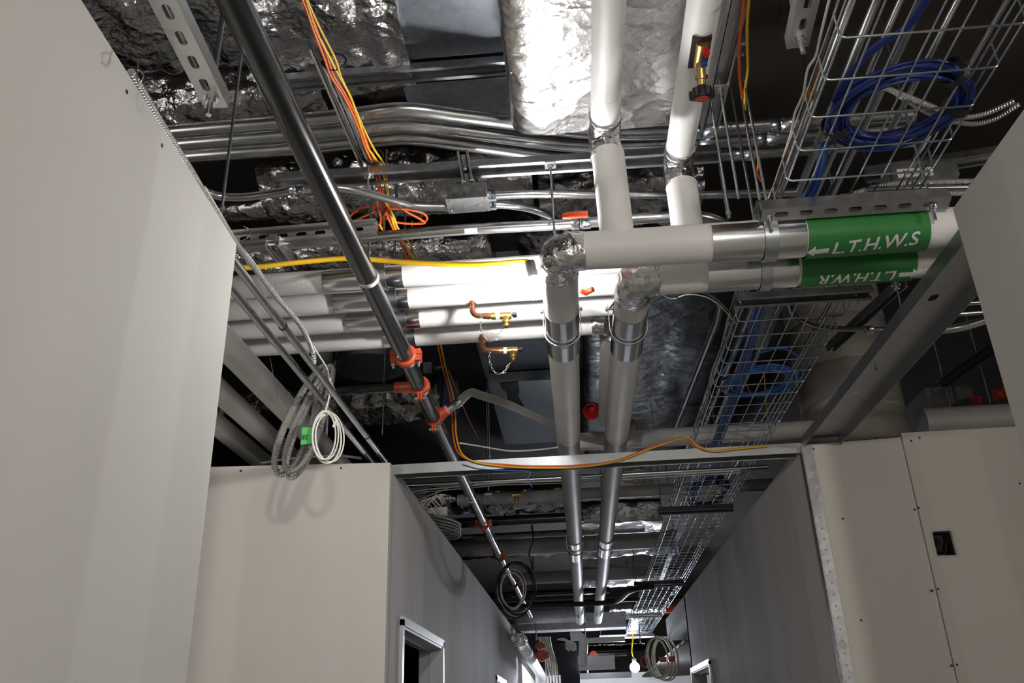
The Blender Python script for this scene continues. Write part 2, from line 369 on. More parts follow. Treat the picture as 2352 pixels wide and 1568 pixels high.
def fillet(pts, rad, k=8):
    pts = [V(p) for p in pts]; out = [pts[0]]
    for i in range(1, len(pts)-1):
        a, b, c = pts[i-1], pts[i], pts[i+1]; u = (a-b).normalized(); w = (c-b).normalized(); ang = u.angle(w)
        d = min(rad/math.tan(ang/2), (a-b).length*.49, (c-b).length*.49); r = d*math.tan(ang/2)
        ctr = b+(u+w).normalized()*(r/math.sin(ang/2)); s0 = b+u*d-ctr; s1 = b+w*d-ctr; q = s0.rotation_difference(s1); 
        for j in range(k+1):
            qq = q.copy(); ax, g = qq.to_axis_angle(); out.append(ctr+Matrix.Rotation(g*j/k, 3, ax) @ s0)
    out.append(pts[-1]); return out
def helix(c, ax_u, ax_w, ru, rw, turns, nper=28, jit=0.012, drift=V((0, 0, 0)), ph=0.0):
    out = []; c = V(c); a = V(ax_u).normalized(); b = V(ax_w).normalized(); N = int(turns*nper)
    nrm = a.cross(b)
    for i in range(N+1):
        g = ph+2*PI*i/nper; k = math.floor(i/nper); rj = 1+0.10*math.sin(k*2.4+0.7)+jit*math.sin(i*0.9+k)
        out.append(c+a*ru*rj*math.cos(g)+b*rw*rj*math.sin(g)+nrm*(0.012*math.sin(g*.5+k*1.9)+0.008*math.sin(k*3.1))+drift*(i/N))
    return out
def text_tris(s, size, shear=0.0, sub=0.012, bold=0.0):
    cu = bpy.data.curves.new('t', 'FONT'); cu.body = s; cu.size = size; cu.shear = shear; cu.offset = bold; cu.resolution_u = 4
    cu.align_x = 'CENTER'; cu.align_y = 'CENTER'
    ob = bpy.data.objects.new('t', cu); COL.objects.link(ob); dg = bpy.context.evaluated_depsgraph_get(); dg.update()
    me = bpy.data.meshes.new_from_object(ob.evaluated_get(dg)); bm = bmesh.new(); bm.from_mesh(me)
    bmesh.ops.triangulate(bm, faces=bm.faces[:])
    for _ in range(4):
        es = [e for e in bm.edges if e.calc_length() > sub]
        if not es or len(bm.faces) > 4000: break
        bmesh.ops.subdivide_edges(bm, edges=es, cuts=1); bmesh.ops.triangulate(bm, faces=bm.faces[:])
    vs = [v.co.copy() for v in bm.verts]; bm.verts.index_update(); fs = [tuple(v.index for v in f.verts) for f in bm.faces]; bm.free()
    bpy.data.meshes.remove(me); bpy.data.objects.remove(ob); bpy.data.curves.remove(cu); return vs, fs
def flat_text(mb, s, c, du, dv, size, shear=0):
    vs, fs = text_tris(s, size, shear, 9); c, du, dv = V(c), V(du).normalized(), V(dv).normalized()
    return mb.add([c+du*p.x+dv*p.y for p in vs], fs)

# ------------------------------------------------------------------ setting
H = 3.05
b = MB().box((-7, -6, ZF-.1), (7, 28, ZF)); struct('floor', b, 'floor')
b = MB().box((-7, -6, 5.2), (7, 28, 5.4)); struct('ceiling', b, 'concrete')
for nm, a, c in (('wall_outer_left', (-7.1, -6, ZF), (-7, 28, 5.2)), ('wall_outer_right', (7, -6, ZF), (7.1, 28, 5.2)), ('wall_outer_back', (-7, -6.1, ZF), (7, -6, 5.2)), ('wall_outer_end', (-7, 28, ZF), (7, 28.1, 5.2))):
    struct(nm, MB().box(a, c), 'concrete')
def screws(mb, pts, nrm, r=0.0045):
    for p in pts: mb.tube([V(p)-V(nrm)*0.003, V(p)+V(nrm)*0.0012], r, 8)
# near left wall, a little out of line with the corridor
A, B = V((-0.865, -2.0, ZF)), V((-1.062, 2.392, ZF)); d = (B-A).normalized(); nl = V((-d.y, d.x, 0)); nl = nl if nl.x < 0 else -nl
b = MB(); vs = [A, B, B+nl*0.16, A+nl*0.16]; vs += [V((p.x, p.y, H)) for p in vs]
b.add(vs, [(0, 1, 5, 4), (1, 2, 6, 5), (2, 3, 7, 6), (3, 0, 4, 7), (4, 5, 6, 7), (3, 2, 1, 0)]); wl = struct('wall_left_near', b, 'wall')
s = MB(); screws(s, [at(291, 211, x=-1.012), at(372, 334, x=-1.035)], (1, 0, 0)); 
for i, q in enumerate(((291, 211), (372, 334))):
    p = at(*q, z=2.9); 
    # drop each screw on the wall face
    t = (A-p).dot(nl)/nl.dot(nl)
    dd = (p-V(CAM)); k = (A-V(CAM)).dot(nl)/dd.dot(nl); p = V(CAM)+dd*k
    s = MB(); screws(s, [p], -nl, 0.006); s.build('screw', 'ink', wl)
b = MB(); e0 = V((A.x, A.y, H)); e1 = V((B.x, B.y, H)); b.tube([e0+nl*0.012+V((0, 0, .003)), e1+nl*0.012+V((0, 0, .003))], 0.007, 8); b.build('board_edge', 'board', wl)

def wall_run(name, x, xb, y0, y1, ops, mat, z1=H):
    b = MB(); y = y0; lo, hi = min(x, xb), max(x, xb)
    for (a, c, h) in ops:
        b.box((lo, y, ZF), (hi, a, z1)); b.box((lo, a, h), (hi, c, z1)); y = c
    b.box((lo, y, ZF), (hi, y1, z1)); return struct(name, b, mat)
DL = (5.42, 7.07, 2.175); DL2 = (11.6, 13.0, 2.14); DR = (10.05, 11.8, 2.14)
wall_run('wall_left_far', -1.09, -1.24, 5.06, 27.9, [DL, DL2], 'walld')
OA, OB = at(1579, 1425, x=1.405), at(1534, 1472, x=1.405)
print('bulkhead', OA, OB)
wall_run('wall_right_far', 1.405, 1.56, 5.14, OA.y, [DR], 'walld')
def door(name, x, sgn, o):
    y0, y1, h = o; b = MB(); w = 0.05; x0, x1 = sorted((x-sgn*0.012, x+sgn*0.17))
    b.box((x0, y0, ZF), (x1, y0+w, h)); b.box((x0, y1-w, ZF), (x1, y1, h)); b.box((x0, y0+w, h-w), (x1, y1-w, h))
    for (p, q) in (((y0-.02, ZF), (y0+.035, h)), ((y1-.035, ZF), (y1+.02, h)), ((y0-.02, h-.035), (y1+.02, h+.02))):
        xx = sorted((x-sgn*0.02, x+sgn*0.002)); b.box((xx[0], p[0], p[1]), (xx[1], q[0], q[1]))
    d = struct(name, b, 'frame')
    s = MB(); xx = sorted((x+sgn*0.07, x+sgn*0.085)); s.box((xx[0], y0+w, h-w-.016), (xx[1], y1-w, h-w)); s.box((xx[0], y0+w, ZF), (xx[1], y0+w+.016, h-w)); s.box((xx[0], y1-w-.016, ZF), (xx[1], y1-w, h-w))
    s.build('door_stop', 'frame', d); return d
door('door_1', -1.09, -1, DL); door('door_2', -1.09, -1, DL2); door('door_3', 1.405, 1, DR)
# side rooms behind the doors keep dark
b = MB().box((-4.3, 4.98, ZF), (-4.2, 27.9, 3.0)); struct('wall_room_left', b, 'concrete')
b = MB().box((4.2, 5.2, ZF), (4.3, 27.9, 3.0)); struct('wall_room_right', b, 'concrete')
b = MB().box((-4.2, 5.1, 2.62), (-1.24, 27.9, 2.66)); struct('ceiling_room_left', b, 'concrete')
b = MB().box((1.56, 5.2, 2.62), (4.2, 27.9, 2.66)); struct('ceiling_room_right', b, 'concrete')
# facing wall on the left
yl = lambda x: 5.0+(x+1.105)*0.105
b = MB(); vs = []
for x in (-4.2, -1.09): vs += [V((x, yl(x), ZF)), V((x, yl(x)+.12, ZF)), V((x, yl(x), H)), V((x, yl(x)+.12, H))]
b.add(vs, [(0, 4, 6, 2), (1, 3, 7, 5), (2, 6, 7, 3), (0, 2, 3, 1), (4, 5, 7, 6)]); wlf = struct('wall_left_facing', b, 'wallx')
for q in ((553, 1081), (783, 1075), (640, 1079)):
    p = at(*q, y=4.95); p = at(*q, y=yl(p.x)); s = MB(); screws(s, [p], (0, -1, 0), 0.007); s.build('screw', 'ink', wlf)
# facing wall on the right: two boards, the second proud and higher
zs = [at(1845, 1022, y=5.08).z, at(2069, 1004, y=5.08).z]; x0 = 1.405; x1 = at(2069, 1004, y=5.08).x
hx0, hz0, hx1, hz1 = 2.045, 2.353, 2.15, 2.49
b = MB(); zt = lambda x: zs[0]+(zs[1]-zs[0])*(x-x0)/(x1-x0)
b.add([(x0, 5.08, ZF), (x1, 5.08, ZF), (x1, 5.08, zs[1]), (x0, 5.08, zs[0]), (x0, 5.2, ZF), (x1, 5.2, ZF), (x1, 5.2, zs[1]), (x0, 5.2, zs[0])], [(0, 1, 2, 3), (3, 2, 6, 7), (1, 5, 6, 2), (0, 3, 7, 4), (4, 7, 6, 5)])
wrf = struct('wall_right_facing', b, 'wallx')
za, zb = at(2069, 994, y=5.068).z, at(2330, 978, y=5.068).z; X1 = x1+0.003; XE = 4.2
b = MB(); zf = lambda x: za+(zb-za)*(x-x1)/(2.6-x1)
def quad(x0, z0, x1, z1): b.add([(x0, 5.068, z0), (x1, 5.068, z0), (x1, 5.068, z1), (x0, 5.068, z1)], [(0, 1, 2, 3)])
# board with the cut-out for a wall box
quad(X1, ZF, hx0, hz1); quad(hx1, ZF, XE, hz1); quad(hx0, ZF, hx1, hz0)
b.add([(X1, 5.068, hz1), (hx0, 5.068, hz1), (hx1, 5.068, hz1), (XE, 5.068, hz1), (XE, 5.068, zf(2.6)), (X1, 5.068, za)], [(0, 1, 2, 3, 4, 5)])
b.add([(X1, 5.068, ZF), (X1, 5.2, ZF), (X1, 5.2, za), (X1, 5.068, za), (XE, 5.068, zf(2.6)), (XE, 5.2, zf(2.6))], [(0, 1, 2, 3), (3, 2, 5, 4)])
for (p, q) in (((hx0, hz0), (hx0, hz1)), ((hx0, hz1), (hx1, hz1)), ((hx1, hz1), (hx1, hz0)), ((hx1, hz0), (hx0, hz0))):
    b.add([(p[0], 5.068, p[1]), (q[0], 5.068, q[1]), (q[0], 5.085, q[1]), (p[0], 5.085, p[1])], [(0, 1, 2, 3)])
b.build('raised_board', 'wallx', wrf)
SCR = [(2013, 1006), (1868, 1031), (1936, 1191), (2093, 1012), (2112, 1005), (1978, 1424), (2110, 1166), (2101, 1170), (2186, 1528), (2198, 1526), (2342, 1110), (2155, 1352), (2141, 1356)]
for q in SCR:
    s = MB(); screws(s, [at(*q, y=5.08 if q[0] < 2069+(q[1]-1000)*.19 else 5.068)], (0, -1, 0), 0.0065); s.build('screw', 'ink', wrf)
# near right wall
b = MB().box((1.306, -2, ZF), (1.52, 2.48, H)); struct('wall_right_near', b, 'wall')
# perforated corner bead
b = MB(); b.slotplate((1.437, 5.076, ZF), (1.437, 5.076, 3.04), (1, 0, 0), (0, -1, 0), 0.062, 0.001, 0.062, 0.013, 0.012, n=12)
b.box((1.4025, 5.075, ZF), (1.406, 5.14, 3.04)); b.tube([(1.404, 5.076, ZF), (1.404, 5.076, 3.04)], 0.004, 8)
struct('trim_1', b, 'galvd')
# white bulkhead on the far right wall
b = MB().box((1.405, OA.y, OA.z), (2.6, OB.y, H)); struct('trim_2', b, 'frame')

# metal tracks at wall-head height
def ctrack(mb, p0, p1, w, h, th=0.002, punch=None):
    p0, p1 = V(p0), V(p1); t = (p1-p0).normalized(); side = t.cross(V((0, 0, 1))).normalized(); up = V((0, 0, 1))
    if punch: mb.slotplate(p0+up*(h-th), p1+up*(h-th), side, up, w, th, *punch)
    else: mb.extrude([(-w/2, h-th), (w/2, h-th), (w/2, h), (-w/2, h)], p0, p1, side, up)
    for g in (-1, 1): mb.extrude([(g*w/2, 0), (g*(w/2+th), 0), (g*(w/2+th), h), (g*w/2, h)], p0, p1, side, up)
b = MB(); ctrack(b, (-1.10, 5.165, 3.005), (1.42, 5.165, 3.005), 0.11, 0.062)
tag(b.build('header_track', 'track'), 'long galvanised steel track spanning the corridor between the two far wall corners', 'steel track')
b = MB(); ctrack(b, (1.525, 2.47, 3.03), (1.525, 5.09, 3.03), 0.215, 0.062, punch=(1.1, 0.06, 0.035))
t = tag(b.build('header_track', 'track'), 'wide open channel track running from the near right wall to the perforated corner bead', 'steel track')
b = MB(); p = at(2010, 838, z=3.09); b.tube([p, p-V((0, 0, .035))], 0.004, 8); b.build('screw', 'chrome', t)

# ------------------------------------------------------------------ insulated heating pipes
ZP = 3.2; RP = 0.0745
def saddle(mb, a, b2, r, half=1.25, ref=(0, 0, -1)): mb.shell(a, b2, r+0.002, -half, half, 18, 0.0012, ref)
def sleeve(parent, a, b2, r, name='jacket', mat='jacket', n=28, segs=None, jit=0.0):
    a, b2 = V(a), V(b2); L = (b2-a).length; k = segs or max(2, int(L/0.12)); t = (b2-a)/k
    pts = [a+t*i for i in range(k+1)]; rr = [r*(1+random.uniform(-0.012, 0.012)) for _ in pts]
    return MB().tube(pts, r, n, radii=rr).build(name, mat, parent)
def foil_joint(parent, pts, r, seed, amp=0.006, name='foil_wrap'):
    path = fillet(pts, r*1.25, 10); m = MB(); 
    fine = []
    for i in range(len(path)-1):
        for k in range(2): fine.append(path[i].lerp(path[i+1], k/2))
    fine.append(path[-1])
    m.tube(fine, r, 36, cap=True); 
    for i, v in enumerate(m.v):
        d = noise.noise(v*38+V((seed, 0, 0)))+0.6*noise.noise(v*90); m.v[i] = v+V((noise.noise(v*30+V((9, 0, seed))), noise.noise(v*30+V((0, 5, seed))), d*.7))*amp
    return m.build(name, 'foilf', parent)
S = thing('insulated_pipe', 'white insulated pipe marked L.T.H.W.S turning into the left corridor pipe', 'pipe', (0.0, 2.85, ZP))
XU, ZU, RU = 0.228, 3.745, 0.058
sleeve(S, (XU, -0.6, ZU), (XU, 2.60, ZU), RU)
sleeve(S, (XU, 2.60, ZU), (XU, 2.86, ZU), RU*1.0)
foil_joint(S, [(XU, 2.74, ZU), (XU, 2.86, ZU), (XU, 2.86, ZU-.12)], RU*1.12, 1)
sleeve(S, (XU+.006, 2.855, ZU-.1), (XU+.012, 2.85, ZP), 0.066, segs=3)
sleeve(S, (0.06, 2.85, ZP), (2.7, 2.865, ZP), RP, segs=30)
foil_joint(S, [(0.11, 2.85, ZP), (0.012, 2.85, ZP), (0.012, 2.99, ZP)], RP*1.03, 2)
sleeve(S, (0.010, 2.965, ZP), (0.008, 5.12, ZP), RP, segs=14)
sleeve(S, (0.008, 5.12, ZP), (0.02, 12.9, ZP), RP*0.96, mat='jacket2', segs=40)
sleeve(S, (0.02, 12.9, ZP), (0.025, 15.6, ZP), RP*0.98, segs=8)
m = MB(); m.shell((0.585, 2.853, ZP), (0.93, 2.855, ZP), RP+.003, -1.45, 1.35, 20, .0012, (0, -0.55, -0.83)); m.build('saddle_sheet', 'alum', S)
m = MB(); m.tube([(0.009, 3.33, ZP), (0.009, 3.76, ZP)], RP+.003, 32, cap=False); m.build('saddle_sheet', 'alum', S)
for q in ((8.35, 8.6), (8.9, 9.3)): MB().tube([(0.012, q[0], ZP), (0.012, q[1], ZP)], RP+.002, 28, cap=False).build('saddle_sheet', 'alum', S)
m = MB(); m.tube([(0.022, 14.1, ZP), (0.022, 14.5, ZP)], RP+.002, 24, cap=False); m.build('pipe_band', 'green', S)
Rr = thing('insulated_pipe', 'white insulated pipe marked L.T.H.W.R turning into the right corridor pipe', 'pipe', (0.31, 3.1, ZP))
XV = 0.548
r1 = sleeve(Rr, (XV, -0.6, ZU), (XV, 2.90, ZU), RU)
foil_joint(Rr, [(XV, 2.98, ZU), (XV, 3.1, ZU), (XV, 3.1, ZU-.12)], RU*1.12, 3)
sleeve(Rr, (XV, 2.90, ZU), (XV, 3.08, ZU), RU*1.0)
sleeve(Rr, (XV+.004, 3.095, ZU-.11), (XV+.004, 3.095, ZP), 0.066, segs=3)
sleeve(Rr, (0.34, 3.1, ZP), (2.7, 3.1, ZP), RP, segs=28)
foil_joint(Rr, [(0.41, 3.1, ZP), (0.312, 3.1, ZP), (0.312, 3.26, ZP)], RP*1.03, 4)
sleeve(Rr, (0.312, 3.2, ZP), (0.309, 5.15, ZP), RP, segs=14)
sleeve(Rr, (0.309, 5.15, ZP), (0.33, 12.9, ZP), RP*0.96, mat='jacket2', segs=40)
sleeve(Rr, (0.33, 12.9, ZP), (0.34, 15.6, ZP), RP*0.98, segs=8)
m = MB(); m.shell((0.60, 3.1, ZP), (0.955, 3.1, ZP), RP+.003, -1.2, 1.5, 20, .0012, (0, -0.55, -0.83)); m.build('saddle_sheet', 'alum', Rr)
m = MB(); m.tube([(0.311, 3.38, ZP), (0.311, 3.80, ZP)], RP+.003, 32, cap=False); m.build('saddle_sheet', 'alum', Rr)
for q in ((8.35, 8.6), (8.75, 9.15)): MB().tube([(0.32, q[0], ZP), (0.32, q[1], ZP)], RP+.002, 28, cap=False).build('saddle_sheet', 'alum', Rr)
m = MB(); m.tube([(0.338, 14.1, ZP), (0.338, 14.5, ZP)], RP+.002, 24, cap=False); m.build('pipe_band', 'green', Rr)
def band(parent, y, xa, xb, r): return MB().tube([(xa, y, ZP), (xb, y, ZP)], r, 40, cap=False).build('pipe_band', 'green', parent)
def wrap_text(parent, y, s, xc, size, th0, slope, flip, arrow):
    """lettering wrapped round the pipe; th measured from straight at the corridor (-y) down to the floor (-z)"""
    m = MB(); r = RP+0.0078; g = -1 if flip else 1
    vs, fs = text_tris(s, size, 0.18, 0.01, 0.0012)
    def put(px, py): th = th0+slope*px*g-g*py/r; return V((xc+g*px, y-math.cos(th)*r, ZP-math.sin(th)*r))
    m.add([put(p.x, p.y) for p in vs], fs); m.build('lettering', 'wtext', parent)
    ax = [(-0.04, 0), (-0.015, .021), (-0.015, .009), (0.025, .009), (0.025, -.009), (-0.015, -.009), (-0.015, -.021), (-0.015, 0), (0.025, 0)]
    m = MB(); vs = [put(arrow+a*1.25, q*1.25) for a, q in ax]; m.add(vs, [(0, 1, 2), (0, 2, 7), (0, 7, 5), (0, 5, 6), (2, 3, 8, 7), (7, 8, 4, 5)]); m.build('arrow', 'wtext', parent)
bs = band(S, 2.862, 0.935, 1.375, RP+.0068); br = band(Rr, 3.1, 0.965, 1.41, RP+.0068)
wrap_text(bs, 2.862, 'L.T.H.W.S', 1.175, 0.074, 1.08, -.9, False, -0.195)
wrap_text(br, 3.1, 'L.T.H.W.R', 1.185, 0.069, 1.22, 0, True, -0.19)
# balancing valve let into the return pipe
vb = at(1550, 150, y=2.05); vy = at(1548, 125, z=ZU-RU).y
c = V((XV, vy, ZU-RU)); m = MB(); m.box((c.x-.033, c.y-.075, c.z-.002), (c.x+.033, c.y+.075, c.z+.02)); cut = m.build('cut_out', 'dark', Rr)
m = MB(); m.tube([c+V((.005, -.05, .0)), c+V((.005, .06, -.002))], 0.024, 16); m.tube([c+V((.004, .03, -.0)), c+V((.004, .045, -.045)), c+V((.004, .07, -.085))], 0.016, 14); m.hexbolt(c+V((.004, .052, -.058)), (0, .4, -.9), 0.022, 0.014); bv = m.build('balancing_valve', 'brass', Rr)
m = MB(); hc = c+V((.004, .082, -.098)); ax = V((0, .35, -.94)).normalized(); m.tube([hc-ax*.012, hc, hc+ax*.03], .034, 10, radii=[.022, .036, .036]); 
for k in range(5):
    g = 2*PI*k/5; e = ax.orthogonal().normalized(); w = ax.cross(e); q = hc+(e*math.cos(g)+w*math.sin(g))*.033; m.tube([q, q+ax*.028], .014, 8)
m.build('handwheel', 'blackm', bv); m = MB(); m.tube([hc+ax*.0305, hc+ax*.033], .026, 20); m.build('scale_disc', 'redl', bv)
m = MB(); q = c+V((.012, -.035, -.022)); m.tube([q, q+V((0, -.004, -.024))], .012, 14); m.build('red_cap', 'redp', bv)
m = MB(); q = c+V((.012, .015, -.024)); m.tube([q, q+V((0, 0, -.022))], .011, 14); m.build('blue_cap', 'bluev', bv)

def rod(p, z1, r=0.005, label='', z0=None, group='threaded ceiling rods', nut=True, name='threaded_rod'):
    p = V(p); m = MB(); m.tube([p, (p.x, p.y, z1)], r, 8)
    if nut: m.hexbolt(p+V((0, 0, .02)), (0, 0, 1), r*1.9, r*1.7)
    o = m.build(name, 'zinc'); return tag(o, label, 'rod', group)
def clevis(name, label, c, axis, r, ztop, rodr=0.006, w=0.03, group='pipe hangers', bottom=True):
    """strap round a pipe, cross bolt and rod to the slab"""
    c = V(c); ax = V(axis); side = ax.cross(V((0, 0, 1))).normalized(); t = thing(name, label, 'pipe hanger', c, group)
    m = MB(); R = r+.0055; m.shell(c-ax*w/2, c+ax*w/2, R, -PI/2, PI/2, 22, .003); 
    for g in (-1, 1):
        q = c+side*g*(R+.0015); m.box((-.5, -.5, 0), (.5, .5, 1), Matrix.Translation(q) @ Matrix(((ax.x*w, side.x*.003, 0, 0), (ax.y*w, side.y*.003, 0, 0), (0, 0, R+.035, 0), (0, 0, 0, 1))))
    m.build('strap', 'zinc', t)
    m = MB(); zb = c.z+R+.02; m.tube([V((c.x, c.y, zb))-side*(R+.014), V((c.x, c.y, zb))+side*(R+.014)], .006, 8)
    for g in (-1, 1): m.hexbolt(V((c.x, c.y, zb))+side*g*(R+.004), side*g, .011, .009)
    m.build('cross_bolt', 'chrome', t)
    m = MB(); zt = c.z+R+.055; q = [(-(R+.003), R+.01), (-(R*.55), R+.06), (R*.55, R+.06), (R+.003, R+.01)]
    for i in range(3):
        a, e = q[i], q[i+1]; 
        p = [c+side*a[0]+V((0, 0, a[1])), c+side*e[0]+V((0, 0, e[1]))]
        vs = [p[0]-ax*w/2, p[1]-ax*w/2, p[1]+ax*w/2, p[0]+ax*w/2]; vs += [v+V((0, 0, .004)) for v in vs]
        m.add(vs, [(0, 1, 2, 3), (7, 6, 5, 4), (0, 4, 5, 1), (1, 5, 6, 2), (2, 6, 7, 3), (3, 7, 4, 0)])
    m.build('yoke', 'zinc', t)
    m = MB(); m.tube([(c.x, c.y, c.z+R+.02), (c.x, c.y, ztop)], rodr, 8); m.hexbolt((c.x, c.y, c.z+R+.062), (0, 0, 1), rodr*1.9, .012); m.build('rod', 'zinc', t); return t
clevis('clevis_hanger', 'steel clevis hanger round the supply pipe beside its L.T.H.W.S band', (0.80, 2.855, ZP), (1, 0, 0), RP+.004, 5.19, w=.05)
clevis('clevis_hanger', 'steel clevis hanger round the return pipe left of its L.T.H.W.R band', (0.83, 3.1, ZP), (1, 0, 0), RP+.004, 5.19, w=.045)
clevis('clevis_hanger', 'steel clevis hanger round the left corridor pipe below its foil elbow', (0.009, 3.56, ZP), (0, 1, 0), RP+.004, 4.3, w=.03)
clevis('clevis_hanger', 'steel clevis hanger round the right corridor pipe below its foil elbow', (0.311, 3.58, ZP), (0, 1, 0), RP+.004, 4.3, w=.03)
clevis('clevis_hanger', 'dark steel hanger ring on the left corridor pipe beyond the header track', (0.012, 8.75, ZP), (0, 1, 0), RP, 5.19, w=.03)
clevis('clevis_hanger', 'dark steel hanger ring on the right corridor pipe beyond the header track', (0.32, 8.68, ZP), (0, 1, 0), RP, 5.19, w=.03)

# ------------------------------------------------------------------ four white pipes across the corridor
ZW, RW = 3.45, 0.0535
YW = [3.39, 3.61, 3.83, 4.05]; where = ['nearest', 'second nearest', 'third nearest', 'farthest']
sx = [(748, 930), (766, 938), (793, 962), (880, 950)]; hx = [885, 908, 930, 948]
for i, y in enumerate(YW):
    xe = [0.36, 0.36, 0.30, 0.20][i]
    t = thing('insulated_pipe', f'white pipe crossing behind the black main, {where[i]} of the row of four', 'pipe', (-1.0, y, ZW), 'row of four white jacketed pipes')
    z = lambda x: ZW
    sleeve(t, (-4.0, y+.03, ZW), (xe, y, ZW), RW, segs=46)
    if i == 3:
        foil_joint(t, [(.16, y, ZW), (.255, y, ZW), (.255, y+.1, ZW)], RW*1.08, 9); sleeve(t, (.262, y+.08, ZW), (.275, 5.6, ZW), RW, segs=8)
    a, e = at(sx[i][0], 660+40*i, z=ZW-.03).x, at(sx[i][1], 650+40*i, z=ZW-.03).x
    m = MB(); m.shell((a, y, ZW), (e, y, ZW), RW+.003, -1.3, 1.3, 18, .0012, (0, -.5, -.86)); m.build('saddle_sheet', 'alum', t)
    if i in (1, 3):
        q = (1072, 645) if i == 1 else (1096, 734); c0 = at(*q, z=ZW-.045); c0 = V((c0.x, y+(.0 if i == 1 else -.03), ZW-.045)); s = 1.0
        m = MB(); m.tube(fillet([c0+V((0, 0, .01)), c0+V((.0, 0, -.075)), c0+V((.10, 0, -.085))], .035, 8), .0135, 14); m.tube([c0+V((0, 0, -.004)), c0+V((0, 0, -.016))], .02, 14); m.tube([c0+V((.055, 0, -.08)), c0+V((.085, 0, -.084))], .016, 14)
        dv = m.build('drain_cock', 'copper', t); p = c0+V((.10, 0, -.085))
        m = MB(); m.tube([p+V((-.01, 0, 0)), p+V((.012, 0, 0))], .019, 8); m.tube([p+V((.03, 0, -.001)), p+V((.085, 0, -.002))], .0185, 8); m.tube([p+V((.06, 0, -.01)), p+V((.06, -.01, -.05))], .0165, 14); m.tube([p+V((.06, -.008, -.036)), p+V((.06, -.0085, -.044))], .021, 14); m.tube([p+V((.06, -.01, -.05)), p+V((.06, -.012, -.066))], .0125, 14); m.build('drain_body', 'brass', dv)
        m = MB(); m.tube([p+V((.012, 0, 0)), p+V((.03, 0, 0))], .0175, 14); m.build('thread_tape', 'wplastic', dv)
        m = MB(); m.box((-.008, -.016, -.006), (.012, .016, .006), Matrix.Translation(p+V((.098, 0, -.001)))); m.tube([p+V((.085, 0, 0)), p+V((.1, 0, 0))], .005, 8); m.build('tap_key', 'blackm', dv)
        m = MB(); ch = cr([p+V((-.055, -.014, .005)), p+V((-.06, -.016, -.06)), p+V((-.035, -.016, -.125)), p+V((.01, -.018, -.13)), p+V((.035, -.016, -.09)), p+V((.058, -.014, -.066))], 7)
        L = 0; acc = [ch[0]]
        pts = []; stepd = .0165
        for j in range(len(ch)-1):
            n_ = max(1, int((ch[j+1]-ch[j]).length/.002)); pts += [ch[j].lerp(ch[j+1], k/n_) for k in range(n_)]
        k = 0; prev = pts[0]
        for q2 in pts:
            if (q2-prev).length >= stepd:
                mid = (q2+prev)/2; dr = (q2-prev).normalized(); sd = V((0, 1, 0)) if k % 2 else dr.cross(V((0, 1, 0))).normalized()
                m.tube([mid+dr*.0115*math.cos(g)+sd*.0055*math.sin(g) for g in [2*PI*w/10 for w in range(10)]], .0016, 5, closed=True); prev = q2; k += 1
        m.build('chain', 'chrome', dv)
    hxx = at(hx[i], 650+45*i, z=ZW).x
    clevis('clevis_hanger', f'zinc clevis hanger behind the black main on the {where[i]} of the four white pipes'.replace('second nearest','second').replace('third nearest','third'), (hxx, y, ZW), (1, 0, 0), RW+.004, 4.16, w=.045, group='hangers on the four white pipes')

# ------------------------------------------------------------------ black sprinkler main
ZB, RB, XB = 3.25, 0.0425, -0.775
T = thing('sprinkler_main', 'long glossy black sprinkler main along the left of the corridor with red grooved couplings', 'pipe', (XB, 3.85, ZB))
MB().tube([(XB, -0.4, ZB), (XB, 1.5, ZB), (XB-.005, 3.86, ZB)], RB, 32).build('pipe', 'black', T)
MB().tube([(XB-.005, 3.86, ZB), (-.79, 5.4, ZB), (-.81, 9, ZB), (-.80, 15, ZB)], RB*.98, 28).build('pipe', 'black', T)
MB().tube([(XB, 3.02, ZB), (XB, 3.045, ZB)], RB+.0025, 32).build('white_ring', 'wplastic', T)
MB().tube([(-.80, 6.75, ZB), (-.80, 6.78, ZB)], RB+.002, 28).build('white_ring', 'wplastic', T)
def coupling(par, y, x=XB, sc=1.0):
    c = V((x, y, ZB)); m = MB(); r = RB*sc
    m.tube([c+V((0, q, 0)) for q in (-.026, -.022, .022, .026)], r, 30, radii=[r+.004, r+.014, r+.014, r+.004])
    for g in (-1, 1):
        m.box((c.x+g*(r+.008)-.014-.006*g*0, c.y-.024, c.z-.032), (c.x+g*(r+.034), c.y+.024, c.z-.003)) if g > 0 else m.box((c.x-(r+.034), c.y-.024, c.z-.032), (c.x-(r+.006), c.y+.024, c.z-.003))
        m.box((min(c.x+g*(r+.006), c.x+g*(r+.034)), c.y-.024, c.z+.002), (max(c.x+g*(r+.006), c.x+g*(r+.034)), c.y+.024, c.z+.03))
    o = m.build('coupling', 'red', par)
    for g in (-1, 1):
        m = MB(); q = c+V((g*(r+.022), 0, 0)); m.tube([q+V((0, 0, -.058)), q+V((0, 0, .04))], .006, 10); m.hexbolt(q+V((0, 0, -.044)), (0, 0, 1), .011, .011); m.sphere(q+V((0, 0, .034)), .010, 10, 6); m.build('bolt', 'chrome', o)
